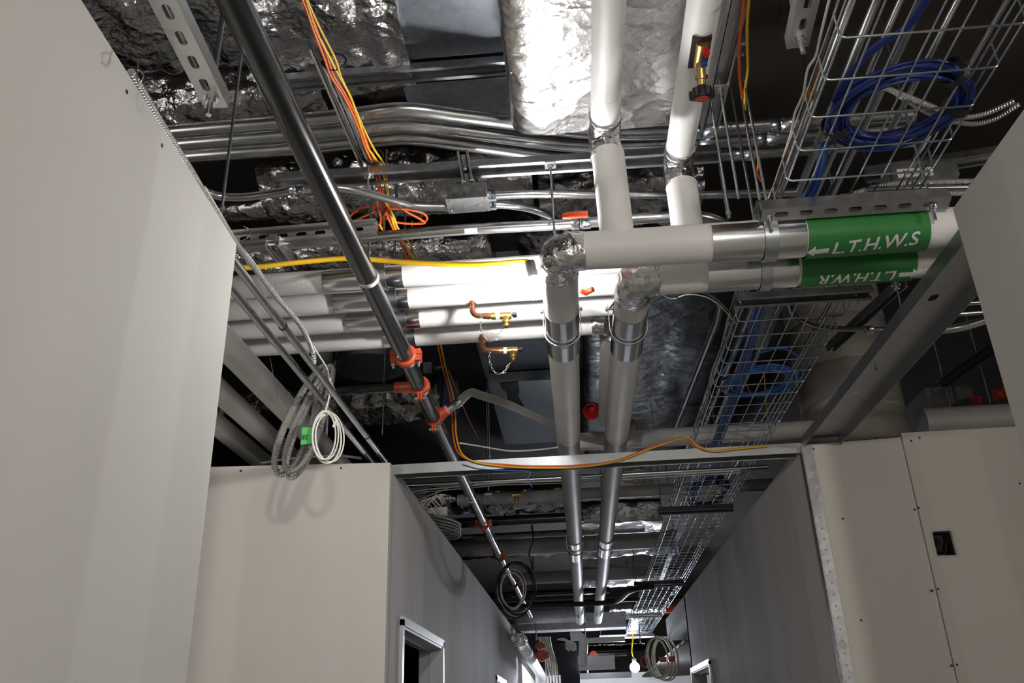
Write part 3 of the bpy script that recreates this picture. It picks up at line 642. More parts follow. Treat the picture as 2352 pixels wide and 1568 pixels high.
def mech_tee(par, y, sgn, x=XB, L=.11, tilt=0.0):
    c = V((x, y, ZB)); m = MB(); r = RB
    m.tube([c+V((0, q, 0)) for q in (-.024, -.02, .02, .024)], r, 30, radii=[r+.003, r+.010, r+.010, r+.003])
    e = V((sgn*math.cos(tilt), 0, math.sin(tilt))); m.tube([c+e*(r*.6), c+e*(r+.02), c+e*(r+.03), c+e*(r+L)], .03, 22, radii=[.043, .036, .03, .03])
    for g in (-.007, .007): m.box((c.x-g-.0045, c.y-.022, c.z-r-.042), (c.x-g+.0045, c.y+.022, c.z-r-.004))
    o = m.build('mechanical_tee', 'red', par); m = MB(); m.tube([c+V((-.035, 0, -r-.026)), c+V((.035, 0, -r-.026))], .006, 10); m.hexbolt(c+V((.014, 0, -r-.026)), (1, 0, 0), .011, .01); m.sphere(c+V((-.022, 0, -r-.026)), .010, 10, 6); m.build('bolt', 'chrome', o); return c+e*(r+L), e
coupling(T, 3.86); e1, _ = mech_tee(T, 4.27, -1, L=.10); e2, ev = mech_tee(T, 4.80, 1, x=-.785, L=.05, tilt=.55)
for y in (7.75, 9.4, 11.4): coupling(T, y, x=-.808, sc=1.0)
m = MB(); m.tube([e1, V((-1.45, e1.y+.01, e1.z))], .024, 20); tag(m.build('branch_pipe', 'black'), 'dark branch pipe leaving the black main at the left-hand red tee', 'pipe')
# braided sprinkler hose
h = thing('braided_hose', 'braided steel flexible hose from a red tee passing behind the two white corridor pipes', 'hose', e2)
MB().tube([e2-ev*.012, e2+ev*.004], .0315, 20).build('pink_ring', 'pink', h)
MB().tube([e2, e2+ev*.05, e2+ev*.055, e2+ev*.09], .024, 20, radii=[.023, .023, .028, .028]).build('end_sleeve', 'chrome', h)
hp = [e2+ev*.075]+[at(px, py, y=y) for px, py, y in ((1080, 902, 4.84), (1105, 908, 4.9), (1160, 926, 5.0), (1220, 953, 5.2), (1275, 978, 5.42), (1330, 1002, 5.72), (1385, 1015, 5.82), (1425, 1012, 5.84), (1447, 992, 5.84), (1452, 965, 5.84))]
MB().tube(cr(hp, 10), .0265, 20).build('braid', 'braid', h)
# red sprinkler cap
c = at(1360, 942, z=3.5); ax = V((-.25, -.75, -.6)).normalized()
t = thing('capped_sprinkler', 'sprinkler under a bright red cup shaped cap between the two corridor pipes', 'sprinkler', c)
m = MB(); m.lathe(c, ax, [(-.05, .0005), (-.05, .02), (-.048, .046), (0, .053), (.034, .056), (.034, .050), (.0, .047), (-.03, .042), (-.032, .0005)], 32); m.build('cap', 'redp', t)
m = MB(); m.lathe(c, ax, [(-.031, .027), (-.012, .024), (.004, .012), (.012, .009), (.014, .0005)], 20); m.build('cone', 'red', t)
m = MB(); m.tube([c-ax*.035, c-ax*.035+V((.09, .02, .03)), c+V((.12, .05, .12))], .018, 14); m.build('drop_pipe', 'braid', t)

# ------------------------------------------------------------------ lamp between the pipes
LP = at(1226, 654, y=3.19)
lt = thing('work_light', 'glowing work light hung beside the left corridor pipe on the yellow cord', 'lamp', LP)
MB().sphere(LP, .033, 20, 14, (1, 1, 1.15)).build('bulb', 'bulb', lt)
pk = at(1217, 602, y=3.19); m = MB(); m.tube([LP+V((0, 0, .034)), pk], .022, 18); m.build('lamp_holder', 'blackm', lt)
m = MB()
for k in range(6):
    g = 2*PI*k/6; m.tube(cr([pk+V((.02*math.cos(g), .02*math.sin(g), -.01)), LP+V((.06*math.cos(g), .06*math.sin(g), 0)), LP+V((.02*math.cos(g), .02*math.sin(g), -.065))], 5), .0012, 5)
m.build('wire_guard', 'chrome', lt)
def cable(name, pts, r, mat, label, cat='cable', group=None, k=8, n=10, parent=None):
    m = MB(); m.tube(cr(pts, k), r, n); o = m.build(name, mat, parent)
    return tag(o, label, cat, group) if parent is None else o
cable('extension_cord', [at(px, py, y=y) for px, py, y in ((470, 628, 3.0), (540, 616, 3.05), (600, 612, 3.1), (660, 605, 3.15), (740, 597, 3.2), (800, 593, 3.22), (870, 597, 3.24), (940, 603, 3.24), (1040, 607, 3.23), (1120, 606, 3.21), (1190, 601, 3.2), (1214, 600, 3.19))], .0115, 'ycord', 'thick yellow power cord draped along the row of four white pipes to the lamp', 'cord')

# ------------------------------------------------------------------ conduits
def conduit(name, pts, r, label, group=None, mat='emt', k=None, coup=(), ties=(), cat='conduit'):
    t = thing(name, label, cat, V(pts[0]), group); path = pts if k is None else cr(pts, k)
    MB().tube(path, r, 18).build('tube', mat, t)
    for (c, ax, L) in coup:
        c, ax = V(c), V(ax).normalized(); m = MB(); m.tube([c-ax*L/2, c-ax*.002, c-ax*.002, c+ax*.002, c+ax*.002, c+ax*L/2], r+.004, 20, radii=[r+.0045, r+.0045, r+.003, r+.003, r+.0045, r+.0045]); 
        dn = V((0, -.35, -.94))
        for q in (-.34, -.17, .17, .34): m.tube([c+ax*L*q+dn*(r), c+ax*L*q+dn*(r+.011)], .0042, 8); m.tube([c+ax*L*q+dn*(r+.011), c+ax*L*q+dn*(r+.015)], .007, 8)
        m.build('coupling', 'zinc', t)
    for (c, ax) in ties:
        c, ax = V(c), V(ax).normalized(); MB().tube([c-ax*.004, c+ax*.004], r+.003, 16).build('cable_tie', 'blackm', t)
    return t
ZC = 4.02
rows = [[(150, 325), (379, 303), (640, 281), (776, 268), (890, 254), (930, 252), (975, 255), (1043, 265), (1200, 285), (1300, 298), (1380, 304), (1486, 305), (1583, 301), (1646, 296), (1800, 285), (2100, 262)],
        [(150, 352), (396, 331), (640, 311), (738, 303), (890, 289), (930, 287), (975, 290), (1048, 299), (1200, 320), (1300, 332), (1380, 337), (1430, 336), (1562, 330), (1633, 325), (1800, 314), (2100, 292)],
        [(150, 385), (417, 360), (640, 343), (751, 333), (900, 317), (942, 316), (985, 320), (1053, 330), (1200, 352), (1300, 364), (1380, 369), (1430, 369), (1570, 362), (1659, 355), (1800, 345), (2100, 322)]]
cps = [(1613, 1790), (1604, 1757), (1597, 1706)]
for i, rw in enumerate(rows):
    P = [at(px, py, z=ZC+.004*i) for px, py in rw]; cp = []
    for cx in cps[i]:
        for a, e in zip(rw, rw[1:]):
            if a[0] <= cx < e[0]: f = (cx-a[0])/(e[0]-a[0]); A_, E_ = at(*a, z=ZC), at(*e, z=ZC); cp.append((A_.lerp(E_, f), E_-A_, .11)); break
    conduit('conduit', P, .0335, f'large steel conduit with an offset bend across the ceiling, {["upper", "middle", "lower"][i]} of three side by side', 'three bent conduits across the ceiling', 'emt', 6, cp)
XH = at(640, 735, z=3.1)
conduit('conduit', [(-1.235, 1.4, 3.1), (-1.235, 5.35, 3.1)], .0165, 'thin conduit beside the near left wall, the left of two sloping to the facing wall', None, 'emt')
conduit('conduit', [(-1.15, 1.4, 3.1), (-1.15, 5.4, 3.1)], .0165, 'thin conduit with black ties, right-hand of two by the near left wall', None, 'emt', None, (), [((-1.15, 3.13, 3.1), (0, 1, 0)), ((-1.15, 4.62, 3.1), (0, 1, 0))])
P = [at(px, py, z=3.7) for px, py in ((330, 395), (420, 420), (468, 439), (506, 451), (557, 453), (608, 447), (672, 436), (713, 434), (776, 432), (827, 440), (904, 461), (955, 473), (1030, 475))]
conduit('conduit', P, .0185, 'wavy thin conduit entering the left of the junction box', None, 'emt', 6, [(at(682, 435, z=3.7), (1, 0, 0), .07)])
P = [at(px, py, z=3.72) for px, py in ((1115, 450), (1180, 447), (1250, 446), (1400, 447), (1560, 448), (1690, 446), (1830, 442))]
conduit('conduit', P, .0185, 'straight conduit leaving the right of the junction box behind the white pipes', None, 'emt', 4, [(at(1130, 450, z=3.72), (1, 0, 0), .04)])
P = [at(px, py, z=3.71) for px, py in ((1115, 470), (1160, 471), (1200, 476), (1240, 487), (1275, 505), (1305, 530))]
conduit('conduit', P, .0185, 'conduit curving down from the right of the junction box', None, 'emt', 6, [(at(1131, 470, z=3.71), (1, 0, 0), .04)])
P = [at(px, py, z=3.6) for px, py in ((400, 583), (557, 569), (700, 558), (853, 545), (1057, 528), (1261, 517), (1450, 503), (1560, 496), (1610, 497), (1650, 508), (1680, 527))]
t = conduit('conduit', P, .025, 'long steel conduit with a paper label running across above the four white pipes', None, 'emt', 6, [(at(1333, 512, z=3.6), (1, 0, 0), .09)])
a, e = at(1068, 527, z=3.6), at(1097, 525, z=3.6); m = MB(); m.shell(a, e, .0255, -.5, .5, 8, .0004, (0, -.6, -.8)); m.build('paper_label', 'label', t)

# struts and the junction box
zH = 3.86; p0, p1 = at(640, 410, z=zH), at(1300, 366, z=zH); p1.y = p0.y+.03
m = MB(); m.strut(p0, V((.75, p1.y, zH)), (0, -.35, -1), slots=False); tag(m.build('strut_channel', 'galvd'), 'long channel strut across the ceiling carrying the junction box bracket', 'strut'); yH = p1.y
p0, p1 = at(750, 104, z=3.91), at(853, 385, z=3.91)
m = MB(); m.strut(V((p1.x-.035, p0.y, 3.945)), V((p1.x-.02, p1.y, 3.945)), (0, 0, -1), w=.05); tag(m.build('strut_channel', 'strutw'), 'slotted channel strut with orange and yellow cables tied along it', 'strut')
m = MB(); m.strut(at(350, 566, z=3.64), at(868, 524, z=3.64), (0, -1, -.3)); tag(m.build('strut_channel', 'strutw'), 'short channel strut ending just right of the black main, above the four white pipes', 'strut')
m = MB(); m.strut(at(626, 542, z=3.6), at(668, 600, z=3.6), (0, 0, -1)); tag(m.build('strut_channel', 'strutw'), 'stubby channel strut crossing under the short strut left of the black main', 'strut')
m = MB(); m.strut(at(1800, 660, z=3.62), at(1748, 805, z=3.62), (0, 0, 1), w=.06); tag(m.build('strut_channel', 'strutw'), 'perforated channel lying above the tray beside the bright blue cables', 'strut')
m = MB(); zq = 3.75; vs = [at(px, py, z=zq) for px, py in ((1026, 868), (1050, 878), (1062, 925), (1050, 955), (1014, 952), (1018, 900))]; m.add(vs+[v+V((0, 0.01, .02)) for v in vs], [(0, 1, 2, 3, 4, 5), (11, 10, 9, 8, 7, 6)]+[(i, i+6, (i+1) % 6+6, (i+1) % 6) for i in range(6)]); tag(m.build('plastic_cover', 'blued'), 'dark blue plastic cover behind the drooping orange and yellow cables', 'cover')
a = at(1064, 356, y=yH-.05); e = at(1076, 424, y=yH-.05)
m = MB(); m.strut(a, e, (0, -1, 0), w=.05, h=.035); t = m.build('strut_bracket', 'strutw'); tag(t, 'short slotted bracket holding the junction box under the long strut', 'bracket')
m = MB(); q = at(1068, 385, y=yH-.05); m.hexbolt(q+V((0, -.0, 0)), (0, -1, 0), .014, .012); m.tube([q, q+V((0, -.025, 0))], .006, 8); m.build('bolt', 'chrome', t)
# junction box: face to us + cover underneath
q0, q1 = at(1026, 424, y=yH-.06), at(1116, 420, y=yH-.06); q2 = at(1032, 457, y=yH-.06); bx0, bx1 = q0.x, q1.x; zt, zb = q0.z, q2.z; y0 = yH-.06; y1 = y0+.105
t = thing('junction_box', 'square galvanised junction box with knockouts hand marked 2C-4', 'junction box', ((bx0+bx1)/2, y0, zb))
m = MB(); m.box((bx0, y0, zb), (bx1, y1, zt)); m.build('box', 'galvd', t)
m = MB(); m.box((bx0-.006, y0-.004, zb-.004), (bx1+.006, y1+.006, zb)); cov = m.build('cover', 'galv', t)
m = MB(); w = bx1-bx0
for k in (.22, .5, .78): MB().tube([(bx0+w*k, y0+.065, zb-.0041), (bx0+w*k, y0+.065, zb-.0062)], .014, 16).build('knockout', 'galv', t)
for k in (.2, .5, .8): MB().tube([(bx0+w*k, y0+.0005, zb+(zt-zb)*.62), (bx0+w*k, y0-.002, zb+(zt-zb)*.62)], .013, 16).build('knockout', 'galv', t)
m = MB()
for sx in (.04, .96):
    for sy in (.06, .94): MB().tube([(bx0+w*sx, y0+.1*sy, zb-.004), (bx0+w*sx, y0+.1*sy, zb-.010)], .005, 8).build('cover_screw', 'chrome', cov)
m = MB(); flat_text(m, '2C-4', (bx0+w*.3, y0-.0012, zb+(zt-zb)*.2), (1, 0, .02), (0, 0, 1), .03); m.build('handwriting', 'ink', t)
t = thing('damper_control', 'small dark damper control marked OPEN behind the lower red tees', 'damper', at(985, 858, z=3.95))
q = at(972, 852, z=3.95); e = at(1020, 868, z=3.95); m = MB(); m.box((q.x, q.y, 3.95), (q.x+.06, q.y+.05, 4.02)); m.build('body', 'galvd', t)
m = MB(); m.box((q.x+.06, q.y+.01, 3.955), (e.x, q.y+.03, 3.99)); m.build('arm', 'dark', t)
m = MB(); flat_text(m, 'OPEN', (q.x+.13, q.y+.008, 3.972), (1, 0, 0), (0, 0, 1), .034); m.build('lettering', 'wtext', t)
# square plates with rods
def plate_rod(px, py, z, zb_, label, s=.05, up=None):
    c = at(px, py, z=z); t = thing('hanger_rod', label, 'rod', c, 'rods with square plate washers')
    m = MB(); m.box((c.x-s/2, c.y-s/2, c.z), (c.x+s/2, c.y+s/2, c.z+.005)); m.build('plate_washer', 'strutw', t)
    m = MB(); m.tube([(c.x, c.y, zb_), (c.x, c.y, up or c.z+.05)], .0055, 8); m.build('rod', 'zinc', t)
    m = MB(); m.tube([c, c-V((0, 0, .003))], .016, 14); m.hexbolt(c-V((0, 0, .012)), (0, 0, 1), .010, .011); m.build('nut', 'chrome', t); return c
plate_rod(1264, 380, zH-.045, 3.29, 'rod with a square washer hanging from the long strut right of the junction box')
plate_rod(846, 404, zH-.045, 3.74, 'short rod end with a square washer where the cables cross the long strut', s=.045)
plate_rod(1655, 208, 3.855, 3.34, 'rod with a square washer hanging from the twin channel by the big foil duct', s=.06)
for px, py in ((766, 148), (856, 366)):
    q = at(px, py, z=3.90); m = MB(); m.tube([q+V((.045*math.cos(g), .01, .022+.04*math.sin(g))) for g in [2*PI*k/24 for k in range(24)]], .004, 6, closed=True); m.box((q.x-.05, q.y, q.z+.01), (q.x-.035, q.y+.015, q.z+.025)); tag(m.build('cable_tie', 'blackm'), ('black cable tie at the upper end of the tied channel strut', 'black cable tie at the lower end of the tied channel strut')[px > 800], 'cable tie')
# twin channel right of the big duct
a, e = at(1692, 0, z=3.9), at(1630, 275, z=3.9); m = MB(); m.strut(V((a.x, a.y-.6, 3.9)), V((a.x-.01, e.y+.02, 3.9)), (0, 0, -1), w=.075, h=.04, slots=False, lip=.014); tag(m.build('strut_channel', 'strutw'), 'wide channel running along the right edge of the big bright foil duct', 'strut')
# near slotted channels with bolted ends
def end_strut(p0, p1, z, label, w=.068, bolt=True):
    a, e = at(*p0, z=z), at(*p1, z=z); d = (e-a).normalized(); t = thing('slotted_strut', label, 'strut', e)
    m = MB(); m.strut(a-d*.5, e, (0, 0, 1), w=w, h=.05); m.build('channel', 'strutw', t)
    q = e-d*.045; m = MB(); m.tube([q-V((0, 0, .006)), q+V((0, 0, .01))], .021, 20); m.build('washer', 'chrome', t)
    m = MB(); m.tube([q-V((0, 0, .062)), V((q.x, q.y, 5.19))], .0085, 10); m.build('rod', 'zinc', t)
    m = MB(); m.hexbolt(q-V((0, 0, .02)), (0, 0, 1), .015, .015); m.hexbolt(q+V((0, 0, .045)), (0, 0, 1), .015, .015); m.build('nut', 'chrome', t)
    return t
end_strut((372, 0), (497, 248), 3.2, 'slotted steel channel with a bolted end above the near left wall')
end_strut((1862, -20), (1832, 110), 3.5, 'slotted steel channel with a bolted end left of the near wire tray')
# rods to the slab
for (px, py, z, lb) in ((508, 492, 3.12, 'threaded rod rising from behind the top of the near left wall'), (1437, 522, 3.3, 'threaded rod between the two white drop pipes'), (1676, 500, 3.33, 'threaded rod just left of the supply pipe hanger'), (848, 590, 3.5, 'threaded rod close to the right of the black main above the yellow cord'),
                        (878, 1000, 3.3, 'thin rod beside the facing left wall behind the red tees'), (1125, 1055, 3.2, 'rod below the braided hose')):
    rod(at(px, py, z=z), 5.19, .0055, lb)

# ------------------------------------------------------------------ foil wrapped and bare ducts
def foil_run(name, mat, p0, p1, w, h, label, amp=.02, nu=56, per=.035, round_=False, seed=1.0, up=(0, 0, 1), sc=4.0, caps=True, cat='duct', sag=0.0):
    p0, p1, up = V(p0), V(p1), V(up); t = (p1-p0).normalized(); side = t.cross(up).normalized(); L = (p1-p0).length; nv = max(4, int(L/per)); ex = 1.0 if round_ else .32
    def prof(u):
        g = 2*PI*u; c, s_ = math.cos(g), math.sin(g)
        return (math.copysign(abs(c)**ex, c)*w/2, math.copysign(abs(s_)**ex, s_)*h/2), (c, s_)
    def fn(u, v):
        (a, b_), (na, nb) = prof(u); k = 1-0.0*abs(v-.5)
        return p0+t*L*v+side*a*k+up*(b_*k-sag*math.sin(PI*v)), (side*na+up*nb).normalized()
    m = MB(); m.crinkle(fn, nu, nv, amp, sc, True, seed)
    if caps: m.add(m.v[:nu], [tuple(range(nu))]); m.add(m.v[nu*nv:nu*nv+nu], [tuple(range(nu-1, -1, -1))])
    return tag(m.build(name, mat), label, cat)
ZD = 3.87
a, e = at(1172, 262, z=ZD), at(1645, 272, z=ZD)
foil_run('foil_duct', 'foils', ((a.x+e.x)/2, -.4, ZD+.2), ((a.x+e.x)/2, e.y+.02, ZD+.2), e.x-a.x, .4, 'big bright foil wrapped duct right behind the upper white pipes, catching the lamp', .010, 80, .05, seed=3, sc=3)
# bare sheet duct and its support
zz = 4.42; a, e = at(878, 10, z=zz), at(1175, 118, z=zz)
def bare(name, lo, hi, label, mat='duct', beads=0):
    m = MB(); m.box(lo, hi); o = m.build(name, mat); tag(o, label, 'duct'); 
    if beads:
        m2 = MB(); n_ = beads; L = hi[0]-lo[0]
        for k in range(n_+1):
            x = lo[0]+L*k/n_; m2.box((x-.012, lo[1]-.012, lo[2]-.012), (x+.012, hi[1]+.012, hi[2]+.012))
        m2.build('flange', 'galvd', o)
    return o
bare('sheet_duct', (a.x, 1.6, zz), (.1, e.y, zz+.4), 'bare galvanised duct panel left of the big foil duct')
a2, e2_ = at(940, 250, z=zz+.05), at(1175, 175, z=zz+.05)
bare('sheet_duct', (a2.x, e2_.y, zz+.05), (.1, a2.y+.3, zz+.45), 'small bare duct panel below the marked cross beam')
zb_ = 4.33; a, e = at(690, 178, z=zb_), at(1168, 142, z=zb_)
t = thing('cross_beam', 'dark steel channel beam hand marked 145.5 under the bare duct panel', 'beam', (a.x, e.y, zb_))
m = MB(); m.strut(V((a.x-.1, e.y, zb_)), V((.9, e.y, zb_)), (0, -.25, -1), w=.07, h=.05, slots=False, lip=.016); m.build('channel', 'galvd', t)
m = MB(); flat_text(m, '145.5', at(938, 152, z=zb_-.003)+V((0, .0, .02)), (1, 0, 0), (0, .5, .85), .035); m.build('handwriting', 'ink', t)
bt = at(780, 60, z=4.36); foil_run('foil_duct', 'foil', (at(600, 75, z=4.4).x, bt.y+.12, 4.5), (at(930, 70, z=4.4).x, bt.y+.12, 4.5), .62, .32, 'crinkled foil duct left of the bare panel behind the orange and yellow cables', .045, 70, .022, seed=7, sc=5)
bt = at(440, 40, z=4.36); foil_run('foil_duct', 'foil', (at(120, 60, z=4.4).x, bt.y+.05, 4.5), (at(588, 40, z=4.4).x, bt.y+.05, 4.5), .5, .3, 'crinkled foil duct at the top left behind the slotted channel', .04, 70, .03, seed=11, sc=5)
bt = at(440, 235, z=4.5); foil_run('foil_duct', 'foil', (at(230, 250, z=4.5).x, bt.y, 4.55), (at(590, 225, z=4.5).x, bt.y+.12, 4.55), .36, .28, 'crinkled foil duct above the three bent conduits beside the near left wall', .04, 60, .025, True, seed=17, sc=6)
bt = at(690, 195, z=4.6); foil_run('foil_duct', 'foil', (at(590, 200, z=4.6).x, bt.y, 4.62), (at(748, 190, z=4.6).x, bt.y, 4.62), .34, .28, 'short crinkled foil duct piece between the black main and the marked beam', .035, 56, .022, True, seed=19, sc=6)
p0, p1 = at(575, 395, z=4.38), at(1222, 400, z=4.38); foil_run('foil_duct', 'foil', (p0.x, p1.y+.08, 4.44), (p1.x, p1.y+.08, 4.44), .42, .30, 'long sagging foil duct behind the junction box', .045, 64, .028, True, seed=23, sc=5)
p0, p1 = at(1235, 425, z=4.38), at(1612, 420, z=4.38); foil_run('foil_duct', 'foil', (p0.x, p1.y+.12, 4.42), (p1.x, p1.y+.14, 4.42), .46, .26, 'crumpled foil duct behind the two white drop pipes', .045, 64, .022, True, seed=29, sc=6)
p0, p1 = at(470, 505, z=4.4), at(720, 495, z=4.4); foil_run('foil_duct', 'foil', (p0.x, p0.y, 4.44), (p1.x, p0.y, 4.44), .16, .1, 'narrow foil strip duct behind the wavy conduit', .012, 40, .03, True, seed=31, sc=9)
p0, p1 = at(420, 610, z=4.3), at(1130, 575, z=4.3); foil_run('foil_duct', 'foil', (p0.x, p1.y+.15, 4.36), (p1.x, p1.y+.15, 4.36), .55, .25, 'wide foil duct just above the row of four white pipes', .04, 64, .03, True, seed=37, sc=5)
p0 = at(1232, 560, z=4.3); foil_run('foil_duct', 'foil', (p0.x+.05, p0.y-.1, 4.45), (p0.x+.05, p0.y+.9, 4.45), .3, .3, 'foil duct leg showing left of the foil elbow of the supply pipe', .04, 50, .03, True, seed=41, sc=6)
a, e = at(1060, 470, z=4.6), at(1300, 600, z=4.6); bare('sheet_duct', (a.x, e.y-.2, 4.6), (e.x+.1, a.y+.9, 4.95), 'blue grey bare duct above the brass drain cocks')
a, e = at(1090, 775, z=4.3), at(1275, 850, z=4.3); bare('sheet_duct', (a.x, a.y, 4.3), (e.x, e.y+.1, 4.8), 'bare duct box with seams left of the corridor pipes, nearer one', 'duct')
a, e = at(1120, 880, z=4.2), at(1275, 1015, z=4.2); bare('sheet_duct', (a.x, a.y, 4.2), (e.x+.1, e.y, 4.29), 'bare duct box with a torn black lining behind the braided hose', 'duct')
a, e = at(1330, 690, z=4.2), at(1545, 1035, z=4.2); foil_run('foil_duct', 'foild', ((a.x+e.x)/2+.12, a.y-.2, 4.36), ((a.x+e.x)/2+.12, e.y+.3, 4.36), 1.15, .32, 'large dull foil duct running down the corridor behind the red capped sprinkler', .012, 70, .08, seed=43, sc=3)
m = MB(); zl = 4.19; vs = [at(px, py, z=zl) for px, py in ((1148, 881), (1190, 878), (1193, 896), (1190, 912), (1203, 935), (1180, 930), (1166, 918), (1163, 900), (1152, 893))]
m.add(vs+[v+V((0, 0, .012)) for v in vs], [tuple(range(9)), tuple(range(17, 8, -1))]+[(i, i+9, (i+1) % 9+9, (i+1) % 9) for i in range(9)]); m.build('torn_lining', 'blackm', [o for o in TEMP if o.get('label', '').startswith('bare duct box with a torn')][0])
p0, p1 = at(600, 915, z=3.8), at(1010, 925, z=3.8); foil_run('foil_duct', 'foil', (p0.x-.4, p1.y, 3.84), (p1.x+.02, p1.y, 3.84), .34, .3, 'loose foil duct with exposed glass wool at its end behind the black main', .05, 60, .035, True, seed=47, sc=5)
c = V((at(965, 950, z=3.8).x, p1.y-.02, 3.76)); m = MB(); m.sphere(c, .2, 20, 12, (1.0, .55, .22)); tag(m.build('glass_wool', 'wool'), 'torn tuft of glass wool spilling from the loose foil duct', 'insulation')
c = at(850, 815, z=4.0); m = MB(); m.tube([c+V((0, 0, -.1)), c+V((0, .02, .3))], .24, 40); m.tube([c+V((0, 0, -.1)), c+V((0, 0, -.07))], .255, 40); tag(m.build('round_duct', 'duct'), 'round bare duct end above the red coupling', 'duct')

# ------------------------------------------------------------------ wire cable tray
XT0, XT1, ZT = 0.863, 1.376, 3.34
def tray(y0, y1, label, dz0=0.0, dz1=0.0, k0=0.0, k1=0.0):
    t = thing('cable_tray', label, 'cable tray', ((XT0+XT1)/2, y0, ZT), 'lengths of wire cable tray')
    zz = lambda y: ZT+dz0+(dz1-dz0)*(y-y0)/(y1-y0); xo = lambda y: k0+(k1-k0)*(y-y0)/(y1-y0)
    m = MB(); nb = 6; hs = [.045, .088]
    for k in range(nb+1): x = XT0+(XT1-XT0)*k/nb; m.tube([(x+xo(y0), y0, zz(y0)), (x+xo(y1), y1, zz(y1))], .0038, 8)
    for h in hs:
        for x in (XT0-.004, XT1+.004): m.tube([(x+xo(y0), y0, zz(y0)+h), (x+xo(y1), y1, zz(y1)+h)], .0038, 8)
    m.build('long_wires', 'zinc', t)
    m = MB(); y = y0+.06
    while y < y1:
        z = zz(y)-.0075; o = xo(y); m.tube(fillet([(XT0-.006+o, y, z+.1), (XT0-.006+o, y, z), (XT1+.006+o, y, z), (XT1+.006+o, y, z+.1)], .02, 3), .0038, 8); y += .178
    m.build('cross_wires', 'zinc', t); return t
tray(0.12, 2.90, 'near length of wire mesh cable tray holding the dark blue coil at upper right')
tray(2.92, 5.95, 'wire mesh cable tray length holding the bright blue cable coil before the header track', 0, 0, 0, .04)
tray(5.97, 8.9, 'wire mesh cable tray length just beyond the header track with a dark coil in it', 0, 0, .04, .09)
tray(8.92, 11.9, 'wire mesh cable tray length in the distance where it drops slightly', 0, -.06, .09, .10)
tray(11.92, 19.0, 'farthest wire mesh cable tray length near the distant lamp', -.06, -.1, .10, .12)
def trap(y, x0, x1, z, label, slots=True, rods=True, mat='strutw', h=.042, flip=True):
    t = thing('tray_support', label, 'strut', ((x0+x1)/2, y, z), 'channel supports under the cable tray')
    m = MB(); m.strut((x0, y, z), (x1, y, z), (0, .4, 1) if flip else (0, -.5, -1), w=.056, h=h, slots=slots); m.build('channel', mat, t)
    if rods:
        for x in (x0+.03, x1-.06):
            m = MB(); m.tube([(x, y+.012, z-.06), (x, y+.012, 5.19)], .0055, 8); m.build('rod', 'zinc', t)
            m = MB(); m.tube([(x, y+.012, z-.008), (x, y+.012, z-.002)], .017, 14); m.hexbolt((x, y+.012, z-.02), (0, 0, 1), .011, .012); m.build('nut', 'chrome', t)
    return t
trap(2.742, 0.765, 1.44, 3.235, 'slotted channel under the near tray just above the green pipe bands', h=.058)
trap(3.50, 0.79, 1.39, 3.28, 'channel under the cable tray just below the two green pipe bands', False, True, 'galvd', .042, False)
trap(7.6, 0.77, 1.42, 3.27, 'channel under the cable tray beyond the header track', False, True, 'galvd', .05, False)
trap(11.6, 0.75, 1.40, 3.22, 'channel under the distant cable tray beyond the right corridor pipe end', False, True, 'galvd', .06, False)
trap(15.0, 0.86, 1.40, 3.2, 'bright channel under the distant cable tray above the far cable coil', False, True, 'strutw', .05, False)
trap(18.2, 0.4, 1.5, 3.16, 'bright channel just above the far lamp', False, True, 'strutw', .06, False)

# cable coils in the tray
def coil(c, ru, rw, turns, r, mat, label, strands=1, ties=(), tail=(), group='blue data cable coils', thick=.02):
    t = thing('cable_coil', label, 'cable coil', c, group); rnd = random.Random(int(c[1]*100))
    for s in range(turns):
        m = MB(); q = 1+rnd.uniform(-.16, .16); dz = rnd.uniform(-thick, thick); ox, oy = rnd.uniform(-.012, .012), rnd.uniform(-.012, .012); ph = rnd.uniform(0, 6)
        m.tube([V((c[0]+ox+ru*q*math.cos(g), c[1]+oy+rw*q*math.sin(g), c[2]+thick+dz+.006*math.sin(3*g+ph))) for g in [2*PI*i/40 for i in range(40)]], r, 8, closed=True); m.build('loop', mat, t)
    for g in ties:
        q = V((c[0]+ru*math.cos(g), c[1]+rw*math.sin(g), c[2]+thick)); d = V((math.cos(g), math.sin(g), 0)); m = MB()
        m.shell(q-V((-d.y, d.x, 0))*.016, q+V((-d.y, d.x, 0))*.016, .044, 0, 2*PI, 18, .002); m.build('cable_tie', 'blackm', t)
    for pts in tail: MB().tube(cr(pts, 8), r, 8).build('loose_end', mat, t)
    return t
zc = ZT+.012
c = at(2062, 243, z=zc+.02); c.z = zc; ru = (at(2215, 243, z=zc).x-at(1905, 243, z=zc).x)/2
coil(c, ru*.9, .185, 18, .006, 'blued', 'large dark blue cable coil lying in the near tray at the upper right', ties=(PI*.85, -.9, .1), thick=.022,
     tail=[[at(px+4*k, py+3*k, z=zc+.03) for px, py in ((2140, -20), (2085, 60), (2010, 110), (1950, 175), (1915, 235))] for k in range(-1, 2)])
m = MB()
for k in range(6):
    o = (k-2.5)*4
    m.tube(cr([at(px+o*w, py, z=zc+.014+.006*(k % 3)) for px, py, w in ((1895, 330, 1), (1883, 385, .7), (1868, 430, 1), (1838, 480, 1.2), (1790, 590, 1), (1750, 690, 1.1), (1725, 780, 1), (1702, 860, 1), (1672, 950, 1.1), (1640, 1030, .9), (1615, 1090, .8), (1590, 1160, .7), (1550, 1250, .5), (1515, 1340, .4))], 8), .0062, 8)
tag(m.build('cable_bundle', 'blue'), 'bundle of blue cables running down the tray from coil to coil', 'cable')
c = at(1745, 880, z=zc+.01); c.z = zc
